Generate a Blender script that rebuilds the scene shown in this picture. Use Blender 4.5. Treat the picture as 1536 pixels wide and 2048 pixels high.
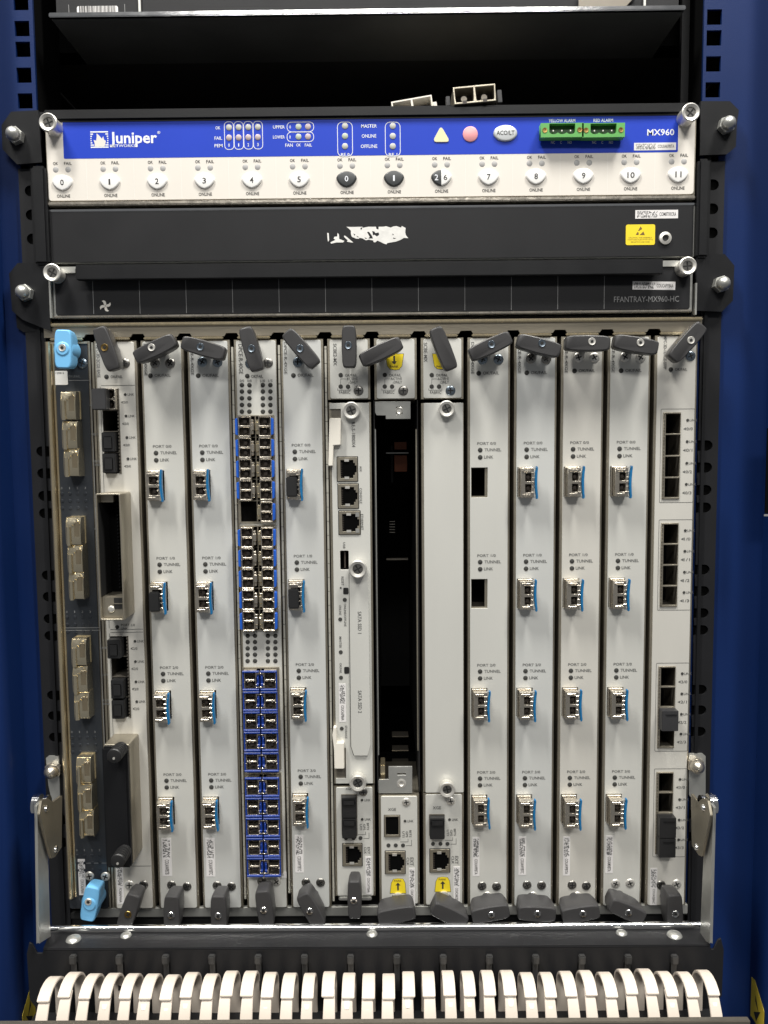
import bpy, bmesh, math, random
from mathutils import Matrix, Vector
random.seed(11)
for o in list(bpy.data.objects): bpy.data.objects.remove(o)
sc = bpy.context.scene
COL = sc.collection
S = 0.001                                   # the scene is written in millimetres, Blender gets metres

# ------------------------------------------------------------------ camera
FPX = 1660.0
CX, CY, CZ = 0.209, -548.042, 5.552
PITCH, YAW, ROLL = -0.083649, 0.0052278, 0.0091351
RC = (Matrix.Rotation(YAW, 3, 'Z') @ Matrix.Rotation(PITCH, 3, 'X') @ Matrix.Rotation(ROLL, 3, 'Y'))
cd = bpy.data.cameras.new('camera'); cam = bpy.data.objects.new('camera', cd); COL.objects.link(cam)
cd.sensor_fit = 'VERTICAL'; cd.sensor_height = 36.0; cd.lens = FPX / 2048 * 36
cd.clip_start = 0.01; cd.clip_end = 50
rt, fw, up = RC.col[0], RC.col[1], RC.col[2]
m = Matrix((rt, up, -fw)).transposed().to_4x4(); m.translation = Vector((CX, CY, CZ)) * S
cam.matrix_world = m
sc.camera = cam

def at(px, py, y=0.0):
    """point (x, z) in mm where the photograph's pixel lies at depth y"""
    d = RC @ Vector(((px - 768) / FPX, 1.0, (1024 - py) / FPX))
    t = (y - CY) / d.y
    return CX + t * d.x, CZ + t * d.z
def rect(px0, py0, px1, py1, y=0.0):
    mx, my = (px0 + px1) / 2, (py0 + py1) / 2
    return at(px0, my, y)[0], at(px1, my, y)[0], at(mx, py1, y)[1], at(mx, py0, y)[1]

def onx(px, py, x):
    """(y, z) where the pixel's line of sight meets the upright plane at x"""
    d = RC @ Vector(((px - 768) / FPX, 1.0, (1024 - py) / FPX)); t = (x - CX) / d.x
    return CY + t * d.y, CZ + t * d.z

# ------------------------------------------------------------------ light: ceiling fluorescents in the aisle
w = bpy.data.worlds.new('World'); sc.world = w; w.use_nodes = True
bg = w.node_tree.nodes['Background']; bg.inputs[0].default_value = (0.95, 0.97, 1.0, 1); bg.inputs[1].default_value = 0.15
def lamp(name, loc, aim, sx, sy, power, col):
    l = bpy.data.lights.new(name, 'AREA'); l.shape = 'RECTANGLE'; l.size = sx; l.size_y = sy; l.energy = power; l.color = col
    o = bpy.data.objects.new(name, l); COL.objects.link(o); o.location = loc
    o.rotation_euler = (Vector(aim) - Vector(loc)).to_track_quat('-Z', 'Y').to_euler(); return o
lamp('ceiling_tube_left', (-0.66, -0.66, 1.75), (0, 0, -0.1), 0.16, 0.6, 45, (1.0, 0.975, 0.92))
lamp('ceiling_tube_right', (0.70, -0.66, 1.75), (0, 0, -0.1), 0.16, 0.6, 45, (1.0, 0.975, 0.92))
lamp('ceiling_tube_aisle', (0.0, -2.2, 1.6), (0, 0, -0.1), 1.2, 0.3, 32, (1.0, 0.98, 0.94))
vs = sc.view_settings
vs.view_transform = 'Standard'; vs.look = 'None'; vs.gamma = 1; vs.exposure = -0.05; vs.use_curve_mapping = False
sc.render.resolution_x = 768; sc.render.resolution_y = 1024

# ------------------------------------------------------------------ materials
MT = {}
def mat(name, col, rough=0.5, metal=0.0, var=0.0, vscale=60, bump=0.0, bscale=1500, rvar=0.0, spec=0.5, coat=0.0, speck=0.0, stretch=None, bd=.2):
    M = bpy.data.materials.new(name); M.use_nodes = True; N = M.node_tree.nodes; L = M.node_tree.links
    b = N['Principled BSDF']; c = (*col, 1)
    b.inputs['Base Color'].default_value = c; b.inputs['Roughness'].default_value = rough
    b.inputs['Metallic'].default_value = metal; b.inputs['Specular IOR Level'].default_value = spec
    b.inputs['Coat Weight'].default_value = coat
    geo = N.new('ShaderNodeNewGeometry'); src = geo.outputs['Position']
    if stretch:
        mp = N.new('ShaderNodeMapping'); mp.inputs['Scale'].default_value = stretch; L.new(src, mp.inputs[0]); src = mp.outputs[0]
    def noise(scale, det=4):
        n = N.new('ShaderNodeTexNoise'); n.inputs['Scale'].default_value = scale; n.inputs['Detail'].default_value = det
        L.new(src, n.inputs['Vector']); return n
    out = None
    if var:
        n = noise(vscale); mx = N.new('ShaderNodeMix'); mx.data_type = 'RGBA'
        mx.inputs['A'].default_value = tuple(max(0, v * (1 - var)) for v in col) + (1,)
        mx.inputs['B'].default_value = tuple(min(1, v * (1 + var)) for v in col) + (1,)
        L.new(n.outputs['Fac'], mx.inputs['Factor']); out = mx.outputs['Result']
    if speck:
        n2 = noise(2600, 2); cr = N.new('ShaderNodeValToRGB'); cr.color_ramp.elements[0].position = .66; cr.color_ramp.elements[1].position = .76
        L.new(n2.outputs['Fac'], cr.inputs[0]); mx2 = N.new('ShaderNodeMix'); mx2.data_type = 'RGBA'
        if out: L.new(out, mx2.inputs['A'])
        else: mx2.inputs['A'].default_value = c
        mx2.inputs['B'].default_value = tuple(min(1, v + speck) for v in col) + (1,)
        L.new(cr.outputs[0], mx2.inputs['Factor']); out = mx2.outputs['Result']
    if out: L.new(out, b.inputs['Base Color'])
    if rvar:
        n = noise(vscale * 1.7); mr = N.new('ShaderNodeMapRange'); mr.inputs['To Min'].default_value = max(.02, rough - rvar); mr.inputs['To Max'].default_value = min(1, rough + rvar)
        L.new(n.outputs['Fac'], mr.inputs['Value']); L.new(mr.outputs['Result'], b.inputs['Roughness'])
    if bump:
        n = noise(bscale, 3); bp = N.new('ShaderNodeBump'); bp.inputs['Strength'].default_value = bump; bp.inputs['Distance'].default_value = bd * .001
        L.new(n.outputs['Fac'], bp.inputs['Height']); L.new(bp.outputs[0], b.inputs['Normal'])
    MT[name] = M
mat('face', (.64, .636, .595), .40, .25, .06, 26, .12, 1500, .13, stretch=(1, 1, .22))
mat('face_warm', (.65, .632, .580), .42, .25, .07, 34, .12, 1500, .13, stretch=(1, 1, .3))
mat('face_cool', (.625, .632, .610), .38, .25, .06, 20, .12, 1500, .15, stretch=(1, 1, .22))
mat('paper', (.70, .69, .66), .7, 0, .20, 220, .6, 500)
mat('steel', (.38, .345, .275), .40, .8, .16, 45, .3, 300, .10, bd=.4)
mat('steel_dark', (.20, .18, .15), .42, .7, .18, 45, .1, 900, .1)
mat('brass', (.78, .66, .44), .22, .9, .18, 40, .4, 90, .08, stretch=(8, 8, .6), bd=.5)
mat('strip_metal', (.46, .41, .32), .32, .9, .10, 12, .15, 300, .10, stretch=(.6, 1, 3), bd=.3)
mat('gasket', (.55, .53, .46), .4, .5, .2, 60)
mat('zinc', (.50, .50, .47), .36, .7, .14, 60, .15, 700, .12)
mat('chrome', (.82, .82, .82), .12, 1, .05, 60, .05, 600, .05)
mat('nickel', (.60, .55, .47), .28, .92, .12, 120, .5, 260, .10, bd=.4)
mat('gold_nickel', (.86, .76, .55), .17, .95, .10, 90, .9, 90, .06, bd=.9)
mat('gold_dim', (.30, .25, .17), .24, .7, .15, 90)
mat('satin_screw', (.72, .70, .65), .40, .7, .1, 150, .1, 1500, .1)
mat('screw_blue', (.26, .31, .36), .30, 1, .15, 200, .1, 1500, .1)
mat('screw_grey', (.30, .29, .27), .34, 1, .15, 200, .1, 1500, .1)
mat('charcoal', (.0125, .0127, .0142), .50, 0, .22, 22, .3, 2600, .12, speck=.008, spec=.25)
mat('black_paint', (.0078, .0081, .0092), .46, 0, .22, 30, .3, 2400, .12, speck=.005, spec=.25)
mat('grey_paint', (.11, .108, .10), .42, 0, .3, 30, .2, 900, .1)
mat('bay_wall', (.05, .045, .04), .5, 0, .3, 20)
mat('grey_hook', (.035, .035, .035), .45)
mat('black', (.006, .006, .006), .75, 0, .2, 60)
mat('void', (.0025, .0025, .0025), .95, spec=.05)
mat('slate', (.052, .058, .067), .36, .5, .14, 60, .2, 1700, .12, speck=.012, spec=.3)
mat('rack_blue', (.0042, .018, .086), .44, 0, .18, 9, .35, 1900, .10, spec=.22)
mat('print_blue', (.010, .045, .46), .50, 0, .06, 30, .12, 2600, .05, spec=.25)
mat('cream', (.70, .66, .60), .48, 0, .03, 20, .08, 2200, .05)
mat('cream_line', (.76, .73, .68), .5)
mat('white', (.78, .77, .74), .6, 0, .07, 160, .3, 700)
mat('label', (.72, .70, .69), .5, 0, .05, 70, .08, 900)
mat('finger', (.66, .585, .505), .47, 0, .08, 55, .1, 500, .10)
mat('ivory', (.78, .74, .66), .4, 0, .04, 60, .05, 900)
mat('button', (.84, .83, .81), .33, 0, .02, 60)
mat('button_dark', (.042, .045, .047), .38, 0, .08, 60)
mat('button_grey', (.55, .57, .58), .3, .2, .04, 60)
mat('led_grey', (.36, .355, .35), .5, 0, .05, 200)
mat('led_pale', (.44, .44, .40), .4, 0, .06, 200)
mat('led_green', (.40, .45, .37), .4, 0, .06, 200)
mat('led_rose', (.44, .36, .37), .4, 0, .06, 200)
mat('led_dark', (.050, .050, .047), .6, 0, .15, 300, spec=.2)
mat('alarm_yellow', (.72, .67, .40), .4); mat('alarm_red', (.74, .32, .34), .4)
mat('handle', (.046, .045, .046), .38, 0, .16, 45, .4, 2400, .12, speck=.010, spec=.36)
mat('handle_blue', (.17, .47, .78), .46, 0, .06, 40, .25, 2200, .06)
mat('latch_blue', (.008, .145, .34), .38, 0, .2, 300, .2, 900, .08)
mat('tab_blue', (.009, .09, .48), .38, 0, .1, 200)
mat('bail_blue', (.007, .036, .24), .36, 0, .2, 200, .2, 1200)
mat('plug', (.013, .013, .0135), .45, 0, .2, 120, .2, 1500)
mat('plug_grey', (.030, .030, .032), .48, 0, .2, 120, .2, 1500)
mat('port_dark', (.045, .036, .030), .45, .2, .3, 200)
mat('green', (.10, .36, .08), .42, 0, .08, 120, .1, 900)
mat('green_dark', (.020, .075, .02), .5)
mat('ink', (.03, .028, .027), .6); mat('ink_soft', (.115, .115, .11), .6); mat('ink_white', (.74, .76, .80), .6)
mat('ink_faint', (.15, .16, .17), .6); mat('ink_grey', (.24, .24, .24), .6); mat('slate_dot', (.028, .032, .039), .5, spec=.2); mat('ink_bar', (.13, .13, .13), .6); mat('ink_line', (.20, .205, .21), .6)
mat('yellow', (.80, .62, .02), .45, 0, .05, 90, .05, 800)
mat('yellow_worn', (.62, .47, .03), .55, 0, .22, 90)
mat('brown_ink', (.16, .09, .02), .6)
mat('copper_red', (.42, .13, .06), .5, 0, .2, 100)
mat('brass_dark', (.30, .20, .07), .35, 1)
mat('green_edge', (.35, .42, .03), .5)

# ------------------------------------------------------------------ mesh helpers
class MB:
    def __init__(s): s.v = []; s.f = []
    def add(s, vs, fs):
        o = len(s.v); s.v += vs; s.f += [tuple(i + o for i in q) for q in fs]; return s
    def box(s, x0, x1, y0, y1, z0, z1):
        if x0 > x1: x0, x1 = x1, x0
        if z0 > z1: z0, z1 = z1, z0
        if y0 > y1: y0, y1 = y1, y0
        return s.add([(x0, y0, z0), (x1, y0, z0), (x1, y1, z0), (x0, y1, z0), (x0, y0, z1), (x1, y0, z1), (x1, y1, z1), (x0, y1, z1)],
                     [(0, 3, 2, 1), (4, 5, 6, 7), (0, 1, 5, 4), (1, 2, 6, 5), (2, 3, 7, 6), (3, 0, 4, 7)])
    def quad(s, a, b, c, d): return s.add([a, b, c, d], [(0, 1, 2, 3)])
    def prism(s, pts, y0, y1):
        """outline (x, z), seen from the camera counter-clockwise, pushed from y0 (front) to y1"""
        n = len(pts)
        return s.add([(x, y0, z) for x, z in pts] + [(x, y1, z) for x, z in pts],
                     [tuple(range(n)), tuple(range(2 * n - 1, n - 1, -1))] + [(i, i + n, (i + 1) % n + n, (i + 1) % n) for i in range(n)])
    def loft(s, rings, cap0=True, cap1=True):
        n = len(rings[0]); vs = [p for r in rings for p in r]; fs = []
        for k in range(len(rings) - 1):
            for i in range(n):
                j = (i + 1) % n; fs.append((k * n + i, (k + 1) * n + i, (k + 1) * n + j, k * n + j))
        if cap0: fs.append(tuple(range(n)))
        if cap1: fs.append(tuple(range(len(vs) - 1, len(vs) - n - 1, -1)))
        return s.add(vs, fs)
    def lathe(s, prof, cx=0, cz=0, n=20, a0=0):
        """profile of (radius, y) from the front backwards, axis along y"""
        return s.loft([[(cx + r * math.cos(a0 + 2 * math.pi * i / n), y, cz + r * math.sin(a0 + 2 * math.pi * i / n)) for i in range(n)] for r, y in prof])
    def cyl(s, cx, cz, r, y0, y1, n=18): return s.lathe([(r, y0), (r, y1)], cx, cz, n)
    def sweep(s, path, width, thick, xo=0):
        """flat strip of given width (along x) and thickness following a path of (y, z)"""
        rings = []
        for i, (y, z) in enumerate(path):
            a = path[max(0, i - 1)]; b = path[min(len(path) - 1, i + 1)]
            t = Vector((b[0] - a[0], b[1] - a[1])).normalized(); nx = Vector((-t.y, t.x)) * thick / 2
            wd = (width[i] if isinstance(width, (list, tuple)) else width) / 2
            rings.append([(xo - wd, y + nx.x, z + nx.y), (xo + wd, y + nx.x, z + nx.y), (xo + wd, y - nx.x, z - nx.y), (xo - wd, y - nx.x, z - nx.y)])
        return s.loft(rings)
    def mesh(s, name, mt, org=(0, 0, 0), bev=0, seg=2, ang=35):
        me = bpy.data.meshes.new(name)
        me.from_pydata([((x - org[0]) * S, (y - org[1]) * S, (z - org[2]) * S) for x, y, z in s.v], [], s.f)
        bm = bmesh.new(); bm.from_mesh(me)
        if bev:
            bmesh.ops.bevel(bm, geom=[e for e in bm.edges if len(e.link_faces) == 2 and e.calc_face_angle(0) > .5], offset=bev * S, segments=seg, affect='EDGES', clamp_overlap=True)
        bmesh.ops.recalc_face_normals(bm, faces=bm.faces)
        bm.to_mesh(me); bm.free()
        me.polygons.foreach_set('use_smooth', [True] * len(me.polygons)); me.set_sharp_from_angle(angle=math.radians(ang))
        me.materials.append(MT[mt] if isinstance(mt, str) else mt); return me
W = {}
def link(o, parent, pos):
    COL.objects.link(o); W[o.name] = Vector(pos)
    if parent is not None:
        o.parent = parent; o.location = (Vector(pos) - W[parent.name]) * S
    else: o.location = Vector(pos) * S
    return o
def inst(name, me, parent, x, y, z, rot=0, scale=None):
    """object with shared mesh data; rot is degrees counter-clockwise as seen by the camera"""
    o = bpy.data.objects.new(name, me); link(o, parent, (x, y, z))
    if rot: o.rotation_euler.y = -math.radians(rot)
    if scale: o.scale = scale
    return o
def part(name, mb, mt, parent, bev=0, seg=2, ang=35):
    p = W[parent.name] if parent is not None else Vector((0, 0, 0))
    return link(bpy.data.objects.new(name, mb.mesh(name, mt, p, bev, seg, ang)), parent, p)
def parts(name, mbs, mt, parent, bev=0):
    for q in mbs: part(name, q, mt, parent, bev)
def thing(name, label, cat, x, y, z, group=None):
    o = bpy.data.objects.new(name, None); o.empty_display_size = .005; link(o, None, (x, y, z)); tag(o, label, cat, group); return o
def tag(o, label, cat, group=None):
    o['label'] = label; o['category'] = cat
    if group: o['group'] = group
    return o
def stuff(o): o['kind'] = 'stuff'; return o

def rr(x0, x1, z0, z1, r, n=4):
    if x0 > x1: x0, x1 = x1, x0
    if z0 > z1: z0, z1 = z1, z0
    P = []
    for cx, cz, a in ((x1 - r, z1 - r, 0), (x0 + r, z1 - r, 90), (x0 + r, z0 + r, 180), (x1 - r, z0 + r, 270)):
        for k in range(n + 1):
            t = math.radians(a + 90 * k / n); P.append((cx + r * math.cos(t), cz + r * math.sin(t)))
    return P
def rc(x0, x1, z0, z1):
    if x0 > x1: x0, x1 = x1, x0
    if z0 > z1: z0, z1 = z1, z0
    return [(x1, z1), (x0, z1), (x0, z0), (x1, z0)]
def circ(cx, cz, r, n=20): return [(cx + r * math.cos(2 * math.pi * i / n), cz + r * math.sin(2 * math.pi * i / n)) for i in range(n)]
def stad(x0, x1, z0, z1): return rr(x0, x1, z0, z1, min(x1 - x0, z1 - z0) / 2 - .01, 6)
def cmesh(name, mt, loops, y0, y1, org=(0, 0, 0), bevel=0):
    """plate with holes: filled 2D outlines, first the outside then the openings"""
    cu = bpy.data.curves.new(name, 'CURVE'); cu.dimensions = '2D'; cu.fill_mode = 'BOTH'; cu.extrude = (y1 - y0) / 2 - bevel
    if bevel: cu.bevel_depth = bevel; cu.bevel_resolution = 1; cu.offset = -bevel
    for lp in loops:
        sp = cu.splines.new('POLY'); sp.points.add(len(lp) - 1)
        for p, (x, z) in zip(sp.points, lp): p.co = (x, z, 0, 1)
        sp.use_cyclic_u = True
    ob = bpy.data.objects.new(name, cu); me = bpy.data.meshes.new_from_object(ob)
    bpy.data.objects.remove(ob); bpy.data.curves.remove(cu)
    ym = (y0 + y1) / 2
    for v in me.vertices:
        x, z, d = v.co; v.co = ((x - org[0]) * S, (ym - d - org[1]) * S, (z - org[2]) * S)
    me.name = name; me.materials.clear(); me.materials.append(MT[mt])
    if bevel:
        me.polygons.foreach_set('use_smooth', [True] * len(me.polygons)); me.set_sharp_from_angle(angle=math.radians(50))
    return me
def cplate(name, mt, parent, loops, y0, y1, bevel=0):
    p = W[parent.name]
    return link(bpy.data.objects.new(name, cmesh(name, mt, loops, y0, y1, p, bevel)), parent, p)

# ------------------------------------------------------------------ lettering
TXT = {}
def tmesh(s, mt, bold):
    k = (s, mt, bold)
    if k not in TXT:
        cu = bpy.data.curves.new('lettering', 'FONT'); cu.body = s; cu.resolution_u = 2; cu.offset = bold
        ob = bpy.data.objects.new('lettering', cu); me = bpy.data.meshes.new_from_object(ob)
        bpy.data.objects.remove(ob); bpy.data.curves.remove(cu)
        xs = [v.co.x for v in me.vertices]; ys = [v.co.y for v in me.vertices]
        cx, cy, wd, ht = (min(xs) + max(xs)) / 2, (min(ys) + max(ys)) / 2, max(xs) - min(xs), max(ys) - min(ys)
        for v in me.vertices: v.co = ((v.co.x - cx) / wd * S, 0, (v.co.y - cy) / ht * S)
        me.materials.clear(); me.materials.append(MT[mt]); TXT[k] = me
    return TXT[k]
def text(s, x, z, wd, ht, parent, mt='ink', y=-.95, rot=0, bold=.012):
    return inst('lettering', tmesh(s, mt, bold), parent, x, y, z, rot, (wd, 1, ht))
def tx(s, px0, py0, px1, py1, parent, mt='ink', y=-.95, rot=0, bold=.012):
    x0, x1, z0, z1 = rect(px0, py0, px1, py1, y)
    wd, ht = x1 - x0, z1 - z0
    if rot in (90, -90): wd, ht = ht, wd
    return text(s, (x0 + x1) / 2, (z0 + z1) / 2, wd, ht, parent, mt, y, rot, bold)
# ------------------------------------------------------------------ shared small meshes
def star(n, r0, r1, a0=0): return [((r0 if i % 2 == 0 else r1) * math.cos(a0 + math.pi * i / n), (r0 if i % 2 == 0 else r1) * math.sin(a0 + math.pi * i / n)) for i in range(2 * n)]
def cross(r, w): return [(r, -w), (r, w), (w, w), (w, r), (-w, r), (-w, w), (-r, w), (-r, -w), (-w, -w), (-w, -r), (w, -r), (w, -w)]
DISC = {}
def disc(mt, r):
    k = (mt, r)
    if k not in DISC: DISC[k] = MB().lathe([(r * .8, -.35), (r, -.15), (r, .3)], n=16).mesh('indicator_light', mt)
    return DISC[k]
def dot(parent, x, z, r, mt='led_dark', y=-.8): return inst('indicator_light', disc(mt, r), parent, x, y, z)
def dotp(parent, px, py, r, mt='led_dark', y=-.8):
    x, z = at(px, py, y); return dot(parent, x, z, r, mt, y)
SCREW = {}
for k in ('satin_screw', 'screw_blue', 'screw_grey'):
    SCREW[k] = MB().lathe([(1.6, -.74), (2.5, -.66), (3.05, -.42), (3.3, -.05), (3.3, .4)], n=20).mesh('screw', k)
CROSS = MB().prism(cross(1.9, .42), -.80, -.6).mesh('cross_slot', 'black')
def screw(parent, px, py, mt='screw_grey', y=-.8, rot=None, sc=1.0):
    x, z = at(px, py, y); o = inst('screw', SCREW[mt], parent, x, y, z, 0, (sc, 1, sc))
    inst('cross_slot', CROSS, o, x, y, z, random.uniform(0, 90) if rot is None else rot); return o
THUMB = MB().lathe([(3.2, -12.6), (3.4, -13.6), (5.0, -14.4), (5.6, -13.9), (5.7, -12.8), (5.2, -12.2), (5.2, -2.5), (4.6, -2.2), (4.4, .5)], n=28).mesh('captive_screw', 'satin_screw')
THUMBF = MB().lathe([(.4, -12.68), (3.35, -12.68), (3.35, -12.2)], n=24).mesh('screw_face', 'screw_grey')
THUMBX = MB().prism(cross(2.7, .5), -12.75, -12.3).mesh('cross_slot', 'black')
def thumb(parent, px, py, d=14.4, rot=None, s=1.0, name='captive_screw'):
    """thumb screw whose front stands d mm proud of the panel"""
    k = d / 14.4; x, z = at(px, py, -d); o = inst(name, THUMB, parent, x, -.4, z, 0, (s, k, s))
    inst('screw_face', THUMBF, o, x, -.4, z)
    inst('cross_slot', THUMBX, o, x, -.4, z, random.uniform(0, 90) if rot is None else rot); return o
TORX = MB().lathe([(1.5, -.25), (2.15, -.4), (2.4, -.1), (2.4, .6)], n=18)
TORXM = {k: TORX.mesh('screw', k) for k in ('satin_screw', 'chrome', 'brass_dark', 'screw_blue')}
TORXS = MB().prism(star(6, 1.25, .75), -.45, -.2).mesh('star_socket', 'black')
NUT = MB().lathe([(4.9, -5.0), (5.3, -4.6), (5.3, .0)], n=6, a0=.3).lathe([(.4, -10.4), (2.0, -10.0), (3.4, -8.9), (4.2, -7.2), (4.35, -5.6), (4.2, -4)], n=20).mesh('cap_nut', 'zinc')
NUT2 = MB().lathe([(.5, -9.5), (2.6, -8.8), (4.2, -6.8), (4.9, -4.2), (4.6, -1.4), (4.0, .2)], n=20).lathe([(4.8, -3.4), (5.8, -3.0), (5.8, .1)], n=6, a0=.5).mesh('cap_nut', 'nickel')

def sticker(parent, x, z, wd, ht, code, vertical=False, y=-.8, rot=0, mt='label', frac=.48):
    """white serial label: bars, then the number; a vertical one reads downwards"""
    o = inst('serial_label', MB().box(-wd / 2, wd / 2, -.14, .0, -ht / 2, ht / 2).mesh('serial_label', mt), parent, x, y, z, (-90 if vertical else 0) + rot)
    b = MB(); x0 = -wd * .46; n = int(wd * frac / .42); rows = 6; hh = ht * .74
    for r in range(rows):
        for i in range(n):
            if random.random() < .52:
                xx = x0 + i * .42; zz = -hh / 2 + r * hh / rows; b.quad((xx, -.2, zz), (xx + .36, -.2, zz), (xx + .5, -.2, zz + hh / rows), (xx + .14, -.2, zz + hh / rows))
    c = bpy.data.objects.new('barcode', b.mesh('barcode', 'ink_bar')); COL.objects.link(c); c.parent = o; W[c.name] = W[o.name]
    t = bpy.data.objects.new('lettering', tmesh(code, 'ink', .006)); COL.objects.link(t); t.parent = o; W[t.name] = W[o.name]
    t.location = ((x0 + wd * frac + wd * .045 + wd * (.92 - frac - .05) / 2) * S, -.2 * S, 0); t.scale = (wd * (.92 - frac - .05), 1, ht * .44)
    return o
def stickerp(parent, px0, py0, px1, py1, code, vertical=False, y=-.8, rot=0, mt='label', frac=.48):
    x0, x1, z0, z1 = rect(px0, py0, px1, py1, y); wd, ht = x1 - x0, z1 - z0
    if vertical: wd, ht = ht, wd
    return sticker(parent, (x0 + x1) / 2, (z0 + z1) / 2, wd, ht, code, vertical, y, rot, mt, frac)

# ------------------------------------------------------------------ the rack
rack = thing('equipment_rack', 'blue painted steel rack frame with square mounting holes around the router', 'rack', 0, 4, -640)
xl, xr = at(70, 140, 4)[0], at(1406, 140, 4)[0]
XP = 250.0
for sd, xi in ((-1, xl), (1, xr)):
    lp = [rc(xi, sd * XP, -640, 470)]
    z0 = at(46 if sd < 0 else 1430, 57 if sd < 0 else 34, 4)[1]; xc = at(44 if sd < 0 else 1429, 57 if sd < 0 else 34, 4)[0]
    z = z0 + 44.45; k = 0; step = (15.875, 12.7, 15.875)
    zs = [z0 + 15.875, z0, z0 - 12.7, z0 - 28.575, z0 - 44.45, z0 - 57.15, z0 - 73.0, z0 - 88.9, z0 - 101.6]
    zs += [z0 + 31.75, z0 + 44.45]
    for q in zs: lp.append(rr(xc - 4.7, xc + 4.7, q - 4.7, q + 4.7, .7, 2))
    xe = sd * XP; zs = sorted(q for q in zs); rm = MB().box(xi, xc - sd * 4.7, 4, 6.2, -640, 470).box(xc + sd * 4.7, xe, 4, 6.2, -640, 470); zp_ = -640
    for q in zs: rm.box(xc - 4.7, xc + 4.7, 4, 6.2, zp_, q - 4.7); zp_ = q + 4.7
    rm.box(xc - 4.7, xc + 4.7, 4, 6.2, zp_, 470)
    part('rack_rail', rm, 'rack_blue', rack)
    part('rail_return', MB().box(xi, xi - sd * -2.2, 6.3, 46, -640, 470), 'void', rack)  # return of the blue rail, coloured near-black in place of shade
    pb = MB(); pr = []
    for i in range(7):
        a = math.radians(90 * i / 6); pr.append((sd * (XP + 6 - 6 * math.cos(a)), -14 - 8 * math.sin(a)))
    pts = [(sd * XP, 20)] + pr + [(sd * 430, -22), (sd * 430, 20)]
    n = len(pts); vs_ = [(x, y, -640) for x, y in pts] + [(x, y, 470) for x, y in pts]
    pb.add(vs_, [(i, (i + 1) % n, (i + 1) % n + n, i + n) for i in range(n)] + [tuple(range(n)), tuple(range(2 * n - 1, n - 1, -1))])
    post = part('side_post', pb, 'rack_blue', rack)
    # electrostatic warning sticker on the inner face of the post
    zb = at(768, 2046, -5)[1]; xs = sd * (XP - .15)
    poly = [(1, zb), (1, zb + 28), (-4, zb + 29), (-19, zb + 17), (-19, zb)]
    sm = MB(); sm.add([(xs, y, z) for y, z in poly] + [(sd * XP, y, z) for y, z in poly], [tuple(range(5)), tuple(range(9, 4, -1))] + [(i, (i + 1) % 5, (i + 1) % 5 + 5, i + 5) for i in range(5)])
    st = part('warning_sticker', sm, 'yellow_worn', post)
    tm = MB(); xq = xs - sd * .1
    tm.add([(xq, -6, zb + 20), (xq, -12, zb + 9), (xq, -9, zb + 12), (xq, -6, zb + 15)], [(0, 1, 2, 3)])
    tm.add([(xq, -14, zb + 13), (xq, -4, zb + 6), (xq, -8, zb + 2)], [(0, 1, 2)])
    part('warning_symbol', tm, 'black', st)
x0, x1, z0, z1 = rect(1532, 856, 1560, 1027, -22)
part('latch_recess', MB().box(x0, x1, -22.3, -21.5, z0, z1), 'void', rack); part('latch_plate', MB().box(x0 - .8, x1, -23.2, -22.4, z0 - 1.6, z0 - .4), 'zinc', rack)
part('back_panel', MB().box(-430, 430, 420, 424, -640, 470), 'bay_wall', rack)
parts('side_liner', (MB().box(-252, -250, 21, 420, -640, 470), MB().box(250, 252, 21, 420, -640, 470)), 'void', rack)
# inner uprights seen in the dark opening above the router
for px0, px1, y, mt in ((1362, 1394, 30, 'black_paint'), (1312, 1320, 150, 'black_paint'), (1290, 1302, 170, 'black')):
    x0 = at(px0, 150, y)[0]; x1 = at(px1, 150, y)[0]
    part('inner_upright', MB().box(x0, x1, y, y + 4, 224, 330), mt, rack)
part('inner_upright', MB().box(at(76, 150, 30)[0], at(96, 150, 30)[0], 30, 34, 224, 330), 'black', rack)

# ------------------------------------------------------------------ the unit mounted above
xa, xb = at(97, 33, -2)[0], at(1372, 12, -2)[0]; zl = at(768, 24, -2)[1]
upper = thing('rack_unit', 'dark grey unit with bright metal front lip above the router', 'rack unit', 0, 0, zl)
part('base_tray', MB().box(xa, xb, 0, 66, zl + .2, zl + 1.6), 'grey_paint', upper)
part('side_gap_cover', MB().box(-249, xa - .5, 48, 66, zl + .2, zl + 150), 'void', upper); part('side_gap_cover', MB().box(xb + .5, 249, 48, 66, zl + .2, zl + 150), 'void', upper)
part('rear_underside', MB().box(-249, 249, 66.5, 420, zl + 1.0, zl + 2.4), 'bay_wall', upper)
part('front_lip', MB().box(xa, xb, -2, 1.5, zl - .6, zl + 2.2), 'chrome', upper, .5)
part('front_panel', MB().box(xa + 1, xb - 1, 9, 11, zl + 2.3, zl + 150), 'charcoal', upper)
x0, x1, z0, z1 = rect(154, 12, 236, 30, 8.8)
lb = part('barcode_label', MB().prism(rr(x0, x1, z0, z1, 1.2), 8.7, 9), 'label', upper)
bm_ = MB(); x = x0 + 1.5
while x < x1 - 1.5:
    wd = random.choice((.3, .3, .5, .8)); bm_.box(x, x + wd, 8.55, 8.65, z0 + 1, z1); x += wd + random.choice((.3, .35, .6))
part('barcode', bm_, 'ink', lb)
parts('label_outline', (MB().box(at(137, 20, 8.6)[0], at(137, 20, 8.6)[0] + .3, 8.7, 9, z0, z1 + 1), MB().box(at(249, 20, 8.6)[0], at(249, 20, 8.6)[0] + .3, 8.7, 9, z0, z1 + 1)), 'ink_grey', upper)
for px in (277, 1287):
    x = at(px, 5, 8)[0]; part('panel_seam', MB().box(x, x + 1.4, 7.6, 9, zl + 2.3, zl + 150), 'zinc', upper)
x = at(1250, 5, 8)[0]
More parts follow.
